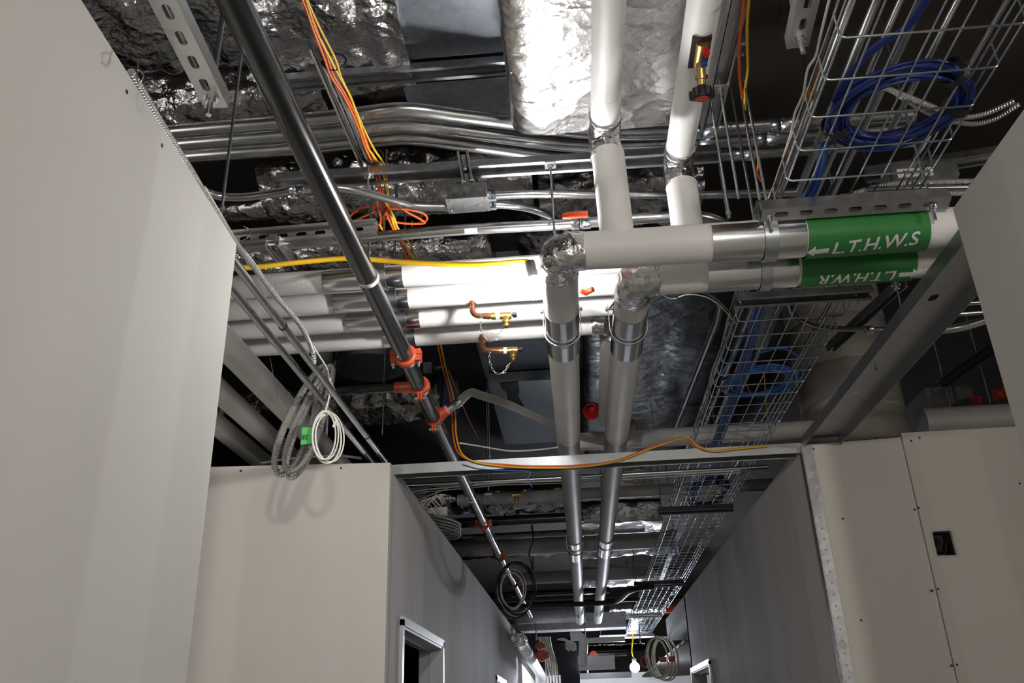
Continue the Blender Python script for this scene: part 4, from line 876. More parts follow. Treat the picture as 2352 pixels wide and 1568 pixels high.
coil(c, .19, .22, 10, .006, 'blueb', 'bright blue cable coil in the tray between the green bands and the header track', ties=(PI*.98,), thick=.016,
     tail=[[at(px, py, z=zc+.02) for px, py in ((1738, 812), (1790, 800), (1830, 815), (1845, 850), (1838, 880))], [at(px, py, z=zc+.015) for px, py in ((1705, 765), (1690, 810), (1665, 845), (1640, 880))]])
c = at(1625, 1137, z=zc); coil(c, .16, .42, 10, .005, 'blued', 'dark blue cable coil in the tray beyond the header track', ties=(.6, -1.2), thick=.02)
for i, (px, py, rr, z) in enumerate(((1956, 0, .0135, 3.72), (2012, 0, .0175, 3.72), (2068, 0, .0135, 3.74), (2120, 0, .0175, 3.78), (2200, 0, .0135, 3.72), (2290, 40, .0135, 3.8))):
    x = at(px, py, z=z).x; y1 = 9.5 if i != 4 else at(2040, 300, z=z).y
    conduit('conduit', [(x, -.4, z), (x, y1, z)], rr, f'shiny conduit running above the cable tray, {["first", "second", "third", "fourth", "fifth", "sixth"][i]} from the left', 'conduits above the cable tray')
conduit('conduit', [at(1655, 700, z=3.95), at(1648, 735, z=3.95), at(1540, 1010, z=3.95)], .024, 'single conduit running down the corridor between the dull foil duct and the cable tray')
# ground wire with clamp and white wire beside the tray
P = [at(px, py, z=3.43) for px, py in ((1935, -30), (1905, 70), (1878, 160), (1858, 225), (1842, 270), (1820, 330), (1795, 400), (1773, 445), (1762, 480), (1735, 560), (1700, 640), (1672, 730), (1655, 800), (1632, 860), (1625, 920), (1608, 980), (1585, 1030))]
cable('ground_wire', P, .0052, 'cwire', 'bare stranded copper ground wire along the left side of the cable tray')
q = at(1860, 215, z=3.43); m = MB(); m.box((q.x-.016, q.y-.02, q.z-.014), (q.x+.016, q.y+.02, q.z+.014)); m.hexbolt(q-V((0, 0, .028)), (0, 0, 1), .009, .016); tag(m.build('ground_clamp', 'brass'), 'small bronze clamp on the ground wire beside the near tray', 'clamp')
P = [at(px, py, z=3.44) for px, py in ((1912, -30), (1885, 80), (1873, 130), (1855, 160), (1845, 215), (1826, 260), (1818, 300), (1806, 340), (1790, 390), (1772, 440), (1745, 500))]
cable('white_wire', P, .0046, 'wcable', 'thin pale wire beside the copper ground wire')
# green, black and white stray wires by the return elbow
for mt, o, lb in (('gcable', 0, 'stray green wire right of the return pipe elbow'), ('wcable', 8, 'stray white wire right of the return pipe elbow'), ('blackm', -4, 'looped stray black wire right of the return pipe elbow')):
    P = [at(px, py+o, z=3.42) for px, py in ((1690, 735), (1660, 700), (1625, 675), (1580, 668), (1545, 678), (1560, 690) if mt == 'blackm' else (1520, 668))]
    cable('stray_wire', P, .0032, mt, lb, group=None)
# armoured cables and conduit crossing behind the near tray on the right
for i, (pp, z, rr, mt, nm, lb) in enumerate((([(1960, 445), (2020, 428), (2090, 418), (2210, 416), (2400, 410)], 3.62, .0115, 'mc', 'armoured_cable', 'upper of two armoured cables crossing behind the near tray'), ([(1930, 452), (2010, 446), (2090, 446), (2215, 443), (2400, 436)], 3.55, .0115, 'mc', 'armoured_cable', 'lower of two armoured cables crossing behind the near tray'),
        ([(1990, 436), (2080, 432), (2210, 430), (2400, 425)], 3.6, .013, 'emt', 'conduit', 'conduit between the two armoured cables behind the near tray'), ([(2030, 200), (2130, 240), (2200, 268), (2260, 262), (2330, 232)], 3.7, .0105, 'mc', 'armoured_cable', 'sagging armoured cable at the upper right behind the blue coil'), ([(2060, 215), (2140, 262), (2220, 284), (2280, 275), (2340, 240)], 3.72, .0105, 'mc', 'armoured_cable', 'second sagging armoured cable below the first at the upper right'))):
    cable(nm, [at(px, py, z=z) for px, py in pp], rr, mt, lb, 'cable' if mt == 'mc' else 'conduit')
q = at(2050, 418, z=3.68); e = at(2180, 400, z=3.68); m = MB(); m.box((q.x, q.y-.02, q.z), (e.x+.05, q.y+.12, q.z+.09)); t = m.build('device_box', 'galvd'); tag(t, 'long labelled steel box above the armoured cables by the near right wall', 'box')
m = MB(); m.box((q.x+.02, q.y-.022, q.z+.006), (e.x-.06, q.y-.0205, q.z+.05)); m.build('paper_label', 'label', t); m = MB(); flat_text(m, 'National', (q.x+.10, q.y-.0235, q.z+.03), (1, 0, 0), (0, 0, 1), .032); m.build('lettering', 'ink', t)
# dark strut behind
m = MB(); m.strut(at(1985, 395, z=3.85), at(2300, 345, z=3.85), (0, -.4, -1), slots=False, w=.06); tag(m.build('strut_channel', 'galvd'), 'dark channel crossing behind the blue coil near the right wall', 'strut')
# vertical orange and yellow wires at the top right
for mt, pp, lb in (('orange', [(1712, -20), (1703, 40), (1697, 120), (1700, 190), (1706, 225)], 'orange cable hanging right of the big foil duct'), ('yellow', [(1722, -20), (1716, 50), (1716, 110), (1717, 160), (1711, 210), (1711, 252)], 'yellow cable hanging right of the big foil duct'), ('orange', [(1735, 320), (1742, 370), (1740, 395), (1748, 415)], 'short bit of orange cable behind the tray conduits')):
    cable('data_cable', [at(px, py, z=3.84) for px, py in pp], .006, mt, lb)
# orange and yellow bundle left of centre
base = [(684, -30), (700, 12), (722, 70), (752, 135), (768, 175), (795, 225), (822, 290), (842, 340), (866, 382), (876, 430), (884, 475), (900, 520), (925, 560), (944, 600), (965, 660), (985, 720), (1008, 780)]
for k, (mt, dx, lb) in enumerate((('orange', -4, 'orange cable running along the tied channel strut left of centre'), ('yellow', 8, 'yellow cable running along the tied channel strut left of centre'), ('yellow', 14, 'second yellow cable twisted beside the first left of centre'), ('orange', 3, 'second orange cable in the bundle left of centre'))):
    P = [at(px+dx+4*math.sin(i*1.3+k*2), py, z=3.885 if py < 390 else (3.80 if py < 500 else 3.74)) for i, (px, py) in enumerate(base)]
    cable('data_cable', P, .0054 if k < 2 else .0046, mt, lb, group='orange and yellow cable bundle')
cc = at(900, 492, z=3.8)
t = thing('cable_coil', 'messy loops of orange cable hanging below the wavy conduit', 'cable coil', cc)
for k, pp in enumerate(([(790, 520), (810, 490), (840, 475), (880, 478), (930, 480), (972, 490), (980, 505), (960, 512)], [(800, 515), (850, 490), (900, 470), (940, 490), (968, 505), (972, 513), (920, 512), (880, 500)], [(870, 440), (866, 470), (874, 500), (870, 525), (885, 490), (895, 470)], [(880, 455), (900, 490), (910, 520), (890, 540), (870, 515)])):
    m = MB(); m.tube(cr([at(px, py, z=3.8-.01*k) for px, py in pp], 8), .0055, 8); m.build('loop', 'orange' if k != 3 else 'yellow', t)
# bundle beyond the white pipes down to the header
for k, (mt, dx, lb) in enumerate((('yellow', 0, 'yellow cable drooping from the four white pipes onto the header track'), ('orange', -7, 'red orange cable drooping beside the yellow one onto the header track'))):
    P = [at(px+dx*(1 if py < 1060 else 0), py-(0 if k == 0 else (4 if py > 1060 else 0)), **(dict(z=z) if z else dict(y=5.09+.006*k))) for px, py, z in ((1012, 790, 3.75), (1025, 850, 3.65), (1040, 905, 3.5), (1046, 960, 3.38), (1048, 1000, 3.25), (1060, 1040, 0), (1090, 1060, 0), (1150, 1070, 0), (1230, 1074, 0), (1330, 1072, 0), (1420, 1058, 0), (1500, 1028, 0), (1575, 1005, 0), (1600, 1022, 0), (1640, 1036, 0), (1700, 1030, 0), (1765, 1024, 0))]
    cable('data_cable', P, .0055, mt, lb)
P = [at(px, py, z=3.7) for px, py in ((1030, 850), (1050, 900), (1075, 960), (1100, 1010))]
cable('data_cable', P, .005, 'orange', 'dim orange cable continuing behind the braided hose')
cable('white_cable', [at(px, py, z=3.2) for px, py in ((1055, 1017), (1100, 1024), (1170, 1035), (1230, 1033), (1290, 1026))], .005, 'wcable', 'thin white cable sagging above the header track left of the corridor pipes')
cable('data_cable', [at(px, py, y=5.098) for px, py in ((1062, 1066), (1100, 1076), (1160, 1080), (1215, 1083), (1212, 1100), (1222, 1118))], .003, 'blue', 'thin blue wires trailing over the header track')
for k, pp in enumerate(([(1755, 850), (1760, 930), (1768, 1010)], [(1700, 850), (1722, 900)])): cable('data_cable', [at(px, py, z=3.5) for px, py in pp], .004, ('yellow', 'orange')[k], ('yellow cable hanging through the bright blue coil', 'short red cable seen through the bright blue coil')[k])

# ------------------------------------------------------------------ left recess
for i, (x, z, r) in enumerate(((at(592, 868, z=3.29).x, 3.29, .071), (at(560, 950, z=3.28).x, 3.28, .064), (at(535, 1005, z=3.27).x, 3.27, .064))):
    t = thing('insulated_pipe', f'thick white pipe in the gap at the left, {["right-hand", "middle", "left-hand"][i]} of the three', 'pipe', (x, 4.9, z), 'three thick white pipes at the left')
    sleeve(t, (x, 1.5, z), (x, 7.5, z), r, segs=30)
# armoured cable with its coil
P = [at(px, py, z=z) for px, py, z in ((300, 165, 3.075), (380, 300, 3.075), (440, 395, 3.075), (475, 455, 3.08), (510, 510, 3.09), (547, 566, 3.12), (590, 622, 3.13), (640, 687, 3.13), (690, 747, 3.13), (716, 800, 3.13), (722, 832, 3.1))]
cable('armoured_cable', P, .011, 'mc', 'ribbed armoured cable lying along the top of the near left wall')
P = [at(px, py, z=z) for px, py, z in ((470, 430, 3.09), (505, 490, 3.1), (548, 560, 3.13), (580, 600, 3.14), (640, 683, 3.15), (690, 745, 3.15), (722, 800, 3.14), (750, 845, 3.12), (760, 880, 3.12), (800, 945, 3.12), (840, 1000, 3.12), (900, 1075, 3.11))]
cable('white_cable', P, .0045, 'wcable', 'thin white cable following the armoured cable to the facing left wall')
YC = 4.0; c = at(703, 962, y=YC); u = (at(752, 836, y=YC)-at(655, 1086, y=YC))/2; t = thing('cable_coil', 'hanging coil of ribbed armoured cable with a green tape flag at the left', 'cable coil', c)
for k, (sx, sw, ox, oy, su) in enumerate(((.045, .05, -.02, 0, 1.0), (.03, .09, -.045, .03, .95), (.055, .03, .03, -.02, .97), (.03, .07, .018, .04, 1.02), (.04, .02, .0, .06, .9))):
    w = V((sx, sw, 0)); m = MB(); m.tube([c+V((ox, oy, 0))+u*su*math.cos(g)+w*math.sin(g)*(1-.35*math.cos(g)) for g in [2*PI*i/56 for i in range(56)]], .0115, 12, closed=True); m.build('loop', 'mc', t)
m = MB(); q = at(757, 860, y=YC)
for k in range(4): m.tube(cr([q, q+V((.01*k-.01, 0, .03)), q+V((.012*k-.01, .01, .06+.006*k))], 4), .0018, 6)
m.build('bare_wire_ends', 'chrome', t)
m = MB(); g4 = [at(px, py, y=YC-.15) for px, py in ((694, 981), (722, 982), (716, 1018), (690, 1021))]; m.add(g4+[p+V((0, .002, 0)) for p in g4], [(0, 1, 2, 3), (7, 6, 5, 4)])
g4 = [at(px, py, y=YC-.148) for px, py in ((704, 982), (724, 982), (708, 1019), (700, 1019))]; fl = m.build('tape_flag', 'gtape', t); m = MB()
du = at(716, 1000, y=YC-.155)-at(692, 1002, y=YC-.155); flat_text(m, '28', at(700, 1003, y=YC-.153), -du, -(at(702, 985, y=YC-.155)-at(699, 1015, y=YC-.155)), .034); m.build('handwriting', 'ink', fl)
c = at(751, 1003, y=YC-.1); u = (at(755, 945, y=YC-.1)-at(748, 1062, y=YC-.1))/2; t = thing('cable_coil', 'small hanging coil of white cable beside the armoured coil', 'cable coil', c)
for k in range(5):
    w = V((.046+.004*(k % 3), .04+.008*k, 0)); o = V((.004*(k-2), .012*(k-2), .006*math.sin(k*2.0))); m = MB(); m.tube([c+o+u*(.93+.03*(k % 3))*math.cos(g)+w*math.sin(g) for g in [2*PI*i/44 for i in range(44)]], .0042, 8, closed=True); m.build('loop', 'wcable', t)
MB().tube(cr([at(px, py, y=YC-.1) for px, py in ((759, 868), (756, 910), (748, 945), (752, 955))], 6), .0042, 8).build('lead', 'wcable', t)
m = MB(); q = at(772, 968, y=YC-.16); d = (at(764, 985, y=YC-.16)-q).normalized(); m.box((-.5, -.5, 0), (.5, .5, 1), Matrix.Translation(q) @ d.to_track_quat('Z', 'Y').to_matrix().to_4x4() @ Matrix.Diagonal((.013, .010, .03, 1))); m.build('plug', 'wplastic', t)
# clutter behind the facing left wall
m = MB(); p0 = at(735, 905, y=5.6); p1 = at(722, 1050, y=5.6); m.strut(V((p0.x, 5.6, 2.6)), V((p0.x, 5.6, 4.8)), (.5, -1, 0), w=.12, h=.06, slots=False); tag(m.build('stud', 'galvd'), 'upright steel stud seen behind the armoured cable coil', 'stud')
cable('armoured_cable', [at(px, py, z=3.12) for px, py in ((600, 1064), (660, 1054), (720, 1049), (780, 1047), (830, 1052))], .009, 'mc', 'thin armoured cable lying along the top of the facing left wall')
for pp, y, lb in (([(330, 195), (312, 180), (318, 160), (330, 175), (315, 190), (318, 135)], 1.55, 'loose curl of tie wire on the near left wall top'), ([(548, 555), (570, 545), (574, 528), (560, 520)], 2.5, 'curl of tie wire at the corner of the near left wall'), ([(620, 820), (632, 885), (640, 925)], 3.6, 'straight tie wire hanging before the thick white pipes')):
    cable('tie_wire', [at(px, py, y=y) for px, py in pp], .0014, 'chrome', lb, 'wire', n=5)

# ------------------------------------------------------------------ right side
cx = (at(2112, 1000, y=7.0).x+at(1866, 1000, y=7.0).x)/2; rc = (at(2112, 1000, y=7.0).x-at(1866, 1000, y=7.0).x)/2*.98
m = MB(); zs_ = [0]+[2.2+.42*i for i in range(7)]+[5.2]; pts = []; rr = []
for z in zs_[1:-1]: pts += [(cx, 7.2, z-.006), (cx, 7.2, z), (cx, 7.2, z+.006)]; rr += [rc, rc-.014, rc]
m.tube([(cx, 7.2, ZF)]+pts+[(cx, 7.2, 5.2)], rc, 56, radii=[rc]+rr+[rc]); struct('column_1', m, 'column')
P = [at(px, py, z=3.62) for px, py in ((1808, 640), (1815, 700), (1828, 728), (1862, 746), (1925, 755), (2060, 757))]
conduit('conduit', P, .0165, 'conduit bending into a box behind the overhead track at the right', None, 'emt', 8, [(at(1995, 756, z=3.62), (1, 0, 0), .05)])
P = [at(px, py, z=3.55) for px, py in ((2090, 770), (2150, 760), (2205, 752), (2255, 738), (2320, 715))]
conduit('conduit', P, .024, 'fat pale conduit curving behind the overhead track at the far right', None, 'emt', 8)
for i, (a, e, z, r) in enumerate((((2140, 700), (2330, 690), 3.7, .016), ((2140, 725), (2330, 712), 3.66, .016), ((2170, 655), (2330, 650), 3.75, .012))):
    m = MB(); m.tube([at(*a, z=z), at(*e, z=z)], r, 14); tag(m.build('conduit', 'emt'), f'straight conduit glimpsed between the overhead track and near right wall, {["middle", "lower", "upper"][i]} of three', 'conduit', 'conduits glimpsed at the right')
m = MB(); q = at(1988, 690, z=3.5); m.strut(at(1905, 790, z=3.75), at(2070, 640, z=3.75), (0, 0, -1), w=.055); tag(m.build('strut_channel', 'galvd'), 'slanting channel strut left of the overhead track', 'strut')
m = MB(); q = at(2058, 655, z=3.45); m.tube([q-V((0, 0, .11)), V((q.x, q.y, 5.19))], .006, 8); m.hexbolt(q-V((0, 0, .02)), (0, 0, 1), .016, .016); m.tube([q, q+V((0, 0, .006))], .022, 14); tag(m.build('hanger_rod', 'zinc'), 'rod end with nut just below the return pipe green band', 'rod')
# dark room beyond the right facing wall
p0, p1 = at(2118, 972, z=3.3), at(2300, 962, z=3.3); m = MB(); m.tube([(p0.x, p0.y, 3.3), (p0.x+.75, p0.y, 3.3)], .1, 24); tag(m.build('insulated_pipe', 'jacket2'), 'grey pipe above the raised board of the facing right wall', 'pipe')
m = MB(); m.tube([(p0.x+.75, p0.y, 3.3), (p0.x+2.4, p0.y, 3.3)], .085, 24); tag(m.build('black_pipe', 'blackm'), 'black pipe continuing from the grey pipe at the far right', 'pipe')
a, e = at(2125, 890, y=8.4), at(2215, 955, y=8.4); bare('sheet_duct', (a.x, 8.4, e.z), (e.x+.15, 9.0, a.z), 'grey duct box in the dark room right of the round column', 'galvd')
m = MB(); m.strut(at(2160, 885, y=7.6), at(2300, 785, y=7.6), (0, -1, 0), slots=False, w=.09); tag(m.build('strut_channel', 'blackm'), 'dark sloping channel in the room right of the round column', 'strut')
for i, (a, e) in enumerate((((2252, 812), (2275, 925)), ((2172, 885), (2188, 955)))):
    p0 = at(*e, y=7.7); m = MB(); m.tube([p0, V((p0.x, 7.7, 5.19))], .012, 8); tag(m.build('threaded_rod', 'galv'), ('long rod in the dark room beside the near right wall', 'shorter rod in the dark room beside the round column')[i], 'rod')
q = at(2252, 932, y=7.9); m = MB(); m.box((q.x-.045, 7.9, q.z-.07), (q.x+.045, 7.93, q.z+.1)); t = m.build('warning_tag', 'redp'); tag(t, 'red FRAGILE tag in the dark room at the far right', 'tag')
m = MB(); flat_text(m, 'FRAGILE', (q.x+.012, 7.896, q.z+.015), (0, 0, 1), (-1, 0, 0), .042); m.build('lettering', 'wtext', t)
q = at(2300, 905, y=7.6); m = MB(); m.tube([q+V((-.06, 0, 0)), q+V((.1, 0, 0))], .06, 20); m.tube([q+V((.02, -.07, .02)), q+V((.02, .02, .0))], .045, 16); tag(m.build('red_valve', 'red'), 'red valve body partly hidden by the near right wall', 'valve')
m = MB(); bx0 = 2.047; m.box((2.04, 5.088, 2.345), (2.155, 5.15, 2.50)); 
bo = MB(); th = .004
x0, x1, z0, z1 = 2.048, 2.147, 2.356, 2.487
for lo, hi in (((x0, 5.085, z0), (x0+th, 5.14, z1)), ((x1-th, 5.085, z0), (x1, 5.14, z1)), ((x0, 5.085, z0), (x1, 5.14, z0+th)), ((x0, 5.085, z1-th), (x1, 5.14, z1)), ((x0, 5.136, z0), (x1, 5.14, z1))): bo.box(lo, hi)
t = bo.build('outlet_box', 'dark'); tag(t, 'open electrical box set in a rough cut-out of the facing right wall', 'electrical box')
m = MB(); m.tube(cr([(2.06, 5.125, 2.47), (2.09, 5.11, 2.44), (2.075, 5.105, 2.40), (2.11, 5.115, 2.38), (2.13, 5.12, 2.43)], 6), .006, 8); m.build('coiled_wire', 'blackm', t)
m = MB(); fr = [(2.038+random.uniform(-.004, .004), 2.35), (2.156, 2.348), (2.158, 2.493), (2.13, 2.50), (2.10, 2.494), (2.04, 2.493)]
for a, e in zip(fr, fr[1:]+fr[:1]): m.tube([(a[0], 5.067, a[1]), (e[0], 5.067, e[1])], .006, 6, jit=.3)
m.build('torn_paper_edge', 'label', t)
# red lever handles near the supply pipe
for i, (pp, z, lb) in enumerate((([(1292, 497), (1310, 494), (1350, 491)], 3.42, 'orange red lever handle poking out left of the left white drop pipe'), ([(1333, 668), (1345, 672), (1362, 664)], 3.3, 'red lever handle between the two foil elbows'))):
    m = MB(); P = [at(px, py, z=z) for px, py in pp]; m.tube(P, .014, 12, radii=[.010, .0145, .013]); tag(m.build('lever_handle', 'redl'), lb, 'handle')

# ------------------------------------------------------------------ services further down the corridor
def xrun(name, mat, a, e, z, r, label, cat, group=None, n=18, part=None):
    p0, p1 = at(*a, z=z), at(*e, z=z); y = (p0.y+p1.y)/2; m = MB(); m.tube([(p0.x, y, z), (p1.x, y, z)], r, n); return tag(m.build(name, mat), label, cat, group)
xrun('conduit', 'emt', (930, 1112), (1760, 1076), 3.3, .016, 'conduit with white cables tied along it just beyond the header track', 'conduit')
for k in range(2):
    cable('white_cable', [at(px, py+k*5, z=3.27) for px, py in ((935, 1134), (960, 1127), (1010, 1121), (1080, 1115), (1150, 1108), (1260, 1105), (1380, 1099), (1480, 1092), (1700, 1080))], .005, 'wcable', ('upper of two white cables just beyond the header track', 'lower of two white cables just beyond the header track')[k])
cable('white_cable', [at(px, py, z=3.25) for px, py in ((950, 1152), (985, 1138), (1015, 1126), (1030, 1120))], .005, 'wcable', 'white cable branching down to the far left wall')
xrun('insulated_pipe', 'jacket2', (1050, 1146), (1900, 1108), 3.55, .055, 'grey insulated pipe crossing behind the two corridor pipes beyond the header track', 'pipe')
xrun('insulated_pipe', 'jacket', (1280, 1016), (1900, 985), 3.5, .068, 'pale insulated pipe crossing low behind the hose and the tray before the header track', 'pipe')
q = at(1186, 1136, z=3.5); m = MB(); m.tube([q-V((.04, 0, 0)), q+V((.04, 0, 0))], .022, 14); m.tube([q, q-V((0, 0, .05))], .018, 12); m.sphere(q-V((0, 0, .045)), .022, 12, 8); tag(m.build('brass_valve', 'brass'), 'small brass valve on the pipe just beyond the header track', 'valve')
q = at(1122, 1128, z=3.33); m = MB(); m.tube([q, V((q.x, q.y, 5.19))], .01, 8); m.tube([q-V((.03, 0, .02)), q+V((.03, 0, -.02))], .025, 14); m.tube([q-V((0, 0, .09)), q], .008, 8); tag(m.build('pipe_hanger', 'zinc'), 'zinc hanger clip just beyond the header track left of the corridor pipes', 'pipe hanger')
def frun(a, e, z, w, h, label, seed, mat='foil', amp=.035, rnd=True):
    p0, p1 = at(*a, z=z), at(*e, z=z); y = (p0.y+p1.y)/2
    return foil_run('foil_duct', mat, (p0.x, y, z+h/2), (p1.x, y, z+h/2), w, h, label, amp, 48, .05, rnd, seed=seed, sc=5)
frun((985, 1180), (1335, 1165), 3.85, .36, .3, 'foil duct crossing beyond the header track, nearest of those left of the corridor pipes', 51)
frun((1160, 1200), (1320, 1190), 3.8, .25, .2, 'small foil duct with a black cable over it beyond the header track', 53)
frun((1320, 1225), (1520, 1205), 3.7, .7, .3, 'foil duct panel glinting between the two corridor pipes', 55, 'foils', .02, False)
frun((1420, 1140), (1500, 1132), 3.7, .4, .25, 'shiny foil duct end right of the right corridor pipe', 57, 'foil', .03, False)
frun((1040, 1285), (1320, 1270), 3.75, .4, .3, 'foil duct crossing in shadow behind the second far coupling', 59)
frun((1320, 1285), (1560, 1265), 3.7, .5, .3, 'bright foil duct crossing behind the far corridor pipes', 61)
frun((1330, 1350), (1560, 1335), 3.6, .8, .3, 'crumpled foil duct near the far ends of the corridor pipes', 63)
frun((1400, 1425), (1540, 1415), 3.6, .9, .3, 'very bright foil duct by the far ends of the corridor pipes', 65)
frun((1300, 1500), (1480, 1492), 3.5, 1.0, .3, 'foil duct in the glare above the far lamp', 67)
for i, (a, e, z, r, mt, lb) in enumerate((((1000, 1200), (1340, 1190), 3.45, .05, 'black', 'black pipe crossing at the first far red coupling'), ((1020, 1262), (1560, 1240), 3.5, .09, 'jacket2', 'dim wide pipe crossing at the second far red coupling'), ((1190, 1328), (1500, 1315), 3.5, .085, 'jacket2', 'grey pipe crossing behind the hanging far cable coil'),
        ((1120, 1390), (1580, 1372), 3.3, .03, 'blackm', 'black pipe crossing under the far ends of the corridor pipes'), ((1110, 1372), (1400, 1350), 3.5, .05, 'black', 'dark pipe just above the thick far cable'), ((1060, 1232), (1480, 1218), 3.7, .04, 'galvd', 'dark steel channel crossing in the shadows'))):
    xrun('cross_pipe', mt, a, e, z, r, lb, 'pipe')
p0, p1 = at(1150, 1418, z=3.35), at(1345, 1408, z=3.35); m = MB(); m.tube([(p0.x, p0.y, 3.42), (p1.x, p0.y, 3.42)], .2, 30); tag(m.build('round_duct', 'galvd'), 'dark round duct crossing above the far left wall', 'duct')
p0, p1 = at(1175, 1450, z=3.3), at(1440, 1437, z=3.3); m = MB(); m.box((p0.x, p0.y, 3.3), (p1.x, p0.y+.5, 3.6)); tag(m.build('sheet_duct', 'galvd'), 'dark rectangular duct crossing under the white pipe ends', 'duct')
m = MB(); m.tube(cr([at(px, py, z=3.07) for px, py in ((1120, 1396), (1200, 1392), (1300, 1388), (1400, 1383), (1425, 1375), (1445, 1358), (1470, 1350), (1500, 1346))], 8), .034, 12); tag(m.build('black_cable', 'blackm'), 'thick black cable crossing below the corridor pipe ends and rising to the right', 'cable')
for i, (px0, py0, px1, py1, z) in enumerate(((1090, 1326, 1128, 1382, 3.2), (1082, 1150, 1062, 1100, 3.3))):
    a, e = at(px0, py0, z=z), at(px1, py1, z=z); m = MB(); m.tube([a, e], .016, 12); tag(m.build('conduit', 'emt'), ('bright conduit stub along the far left wall top', 'thin conduit stub just beyond the header track')[i], 'conduit')
# hanging coil of grey cable over the black main
y = 9.6; c = at(1186, 1352, y=y); t = thing('cable_coil', 'hanging coil of grey and white cable over the far black main', 'cable coil', c)
for k in range(8):
    rx, rz = (.19, .27) if k < 5 else (.13, .19); o = V((.02*math.sin(k*2.1)+(-.0 if k < 5 else -.05), .02*k-.08, .02*math.cos(k*1.7))); m = MB()
    m.tube([c+o+V((rx*(1+.05*(k % 3))*math.cos(g), .04*math.sin(g), rz*(1+.04*(k % 4))*math.sin(g))) for g in [2*PI*i/36 for i in range(36)]], .008 if k < 5 else .006, 8, closed=True); m.build('loop', 'blackm' if k < 3 else 'wcable', t)
m = MB(); m.tube(cr([at(px, py, y=y) for px, py in ((1215, 1320), (1222, 1300), (1215, 1270), (1224, 1240), (1222, 1200))], 6), .007, 8); m.build('lead', 'blackm', t)
# clutter at the head of the far left wall
c = at(1012, 1200, z=3.12); t = thing('cable_coil', 'armoured cable loops spilling over the far left wall head', 'cable coil', c)
for k in range(4):
    m = MB(); m.tube(cr([at(px, py+k*7, z=3.12) for px, py in ((960, 1176), (1000, 1184), (1035, 1192), (1056, 1203), (1050, 1214), (1020, 1216), (985, 1206))], 6), .011, 10); m.build('loop', 'mc', t)
t = thing('wire_bundle', 'tangle of white cables at the head of the far left wall', 'cable', at(985, 1160, z=3.12))
for k in range(7):
    m = MB(); a, e = at(960+k*3, 1168, z=3.08), at(1000+k*4, 1172-k*3, z=3.12); md = (a+e)/2+V((.03*math.sin(k*2.0), .05*(k-3), .035+.014*k)); m.tube(cr([a, md, e], 8), .0045, 6); m.build('strand', 'wcable', t)
q = at(1003, 1176, z=3.15); m = MB(); m.box((q.x-.08, q.y-.04, q.z-.03), (q.x+.09, q.y+.04, q.z+.03)); tag(m.build('junction_box', 'wplastic'), 'white box under the tangle of cables at the far left wall head', 'box')
q = at(1012, 1212, z=3.2); m = MB(); m.box((q.x-.08, q.y, q.z-.05), (q.x+.08, q.y+.1, q.z+.06)); tag(m.build('junction_box', 'galvd'), 'grey steel box behind the armoured loops at the far left wall head', 'box')
q = at(1158, 1412, z=3.2); m = MB(); m.box((q.x-.12, q.y, q.z-.06), (q.x+.12, q.y+.1, q.z+.08)); tag(m.build('junction_box', 'galvd'), 'grey box at the far left wall head below the dark round duct', 'box')
# group near the far lamp
a, e = at(1196, 1474, x=-.93), at(1238, 1545, x=-.93)
t = thing('insulated_pipe', 'white pipe with a foil covered end running along the far left wall', 'pipe', a)
sleeve(t, a, (e.x, e.y+1.5, e.z-.02), .10, segs=12); foil_joint(t, [a+V((0, -.5, 0)), a+V((0, -.2, 0)), a], .115, 71, .012)
y = 17.0
def fp(px, py, yy=y): return at(px, py, y=yy)
for i, (px, py, r) in enumerate(((1240, 1483, .07), (1245, 1505, .10), (1363, 1503, .065))):
    q = fp(px, py); m = MB(); m.tube([q+V((0, -.06, 0)), q+V((0, .1, 0))], r, 18); m.tube([q+V((-r*1.3, 0, 0)), q+V((r*1.3, 0, 0))], r*.55, 14); tag(m.build('red_valve', 'red'), ('upper red valve left of the dark sheet near the far lamp', 'lower and larger red valve left of the dark sheet near the far lamp', 'red pipe cap on a black pipe left of the far lamp')[i], 'valve')
m = MB(); m.tube([fp(1366, 1502, 17.2), fp(1440, 1499, 17.2)], .05, 14); tag(m.build('black_pipe', 'black'), 'black pipe behind the red cap near the far lamp', 'pipe')
for k in range(6):
    cable('white_cable', [fp(px+k*3.5, py) for px, py in ((1235+k*2, 1462), (1250, 1490), (1254+k*1.5, 1530), (1256+(k % 3)*6, 1600))], .014, 'wcable', f'white cable hanging by the far red valves, strand {["one","two","three","four","five","six"][k]} from the left', 'cable', 'white cables hanging by the far red valves')
m = MB(); pts = [(1283, 1476), (1330, 1470), (1332, 1560), (1336, 1640), (1290, 1640), (1288, 1560)]
vs = [fp(px, py, 16.8) for px, py in pts]; m.add(vs+[v+V((0, .25, 0)) for v in vs], [(0, 1, 2, 3, 4, 5), (11, 10, 9, 8, 7, 6)]+[(i, i+6, (i+1) % 6+6, (i+1) % 6) for i in range(6)]); tag(m.build('dark_panel', simple('dark_blue_sheet', (.012, .014, .025), .6)), 'dark blue black panel at the end of the left wall near the far lamp', 'panel')
t = thing('wire_bundle', 'gathered bundle of white cables in front of the dark panel', 'cable', fp(1306, 1470, 16.5))
for k in range(8):
    m = MB(); m.tube(cr([fp(px, py, 16.5) for px, py in ((1280, 1468), (1296+k*2, 1466+k), (1300+k*3, 1478), (1300+k*3.2, 1488+(k % 3)*3), (1304+k*2, 1492))], 6), .012, 6); m.build('strand', 'wcable', t)
t = thing('insulated_pipe', 'white elbowed pipe dropping right of the dark panel', 'pipe', fp(1340, 1470, 16.4)); 
m = MB(); m.tube(fillet([fp(1310, 1462, 16.4), fp(1341, 1459, 16.4), fp(1339, 1526, 16.4)], .12, 8), .08, 18); m.build('jacket', 'jacket', t)
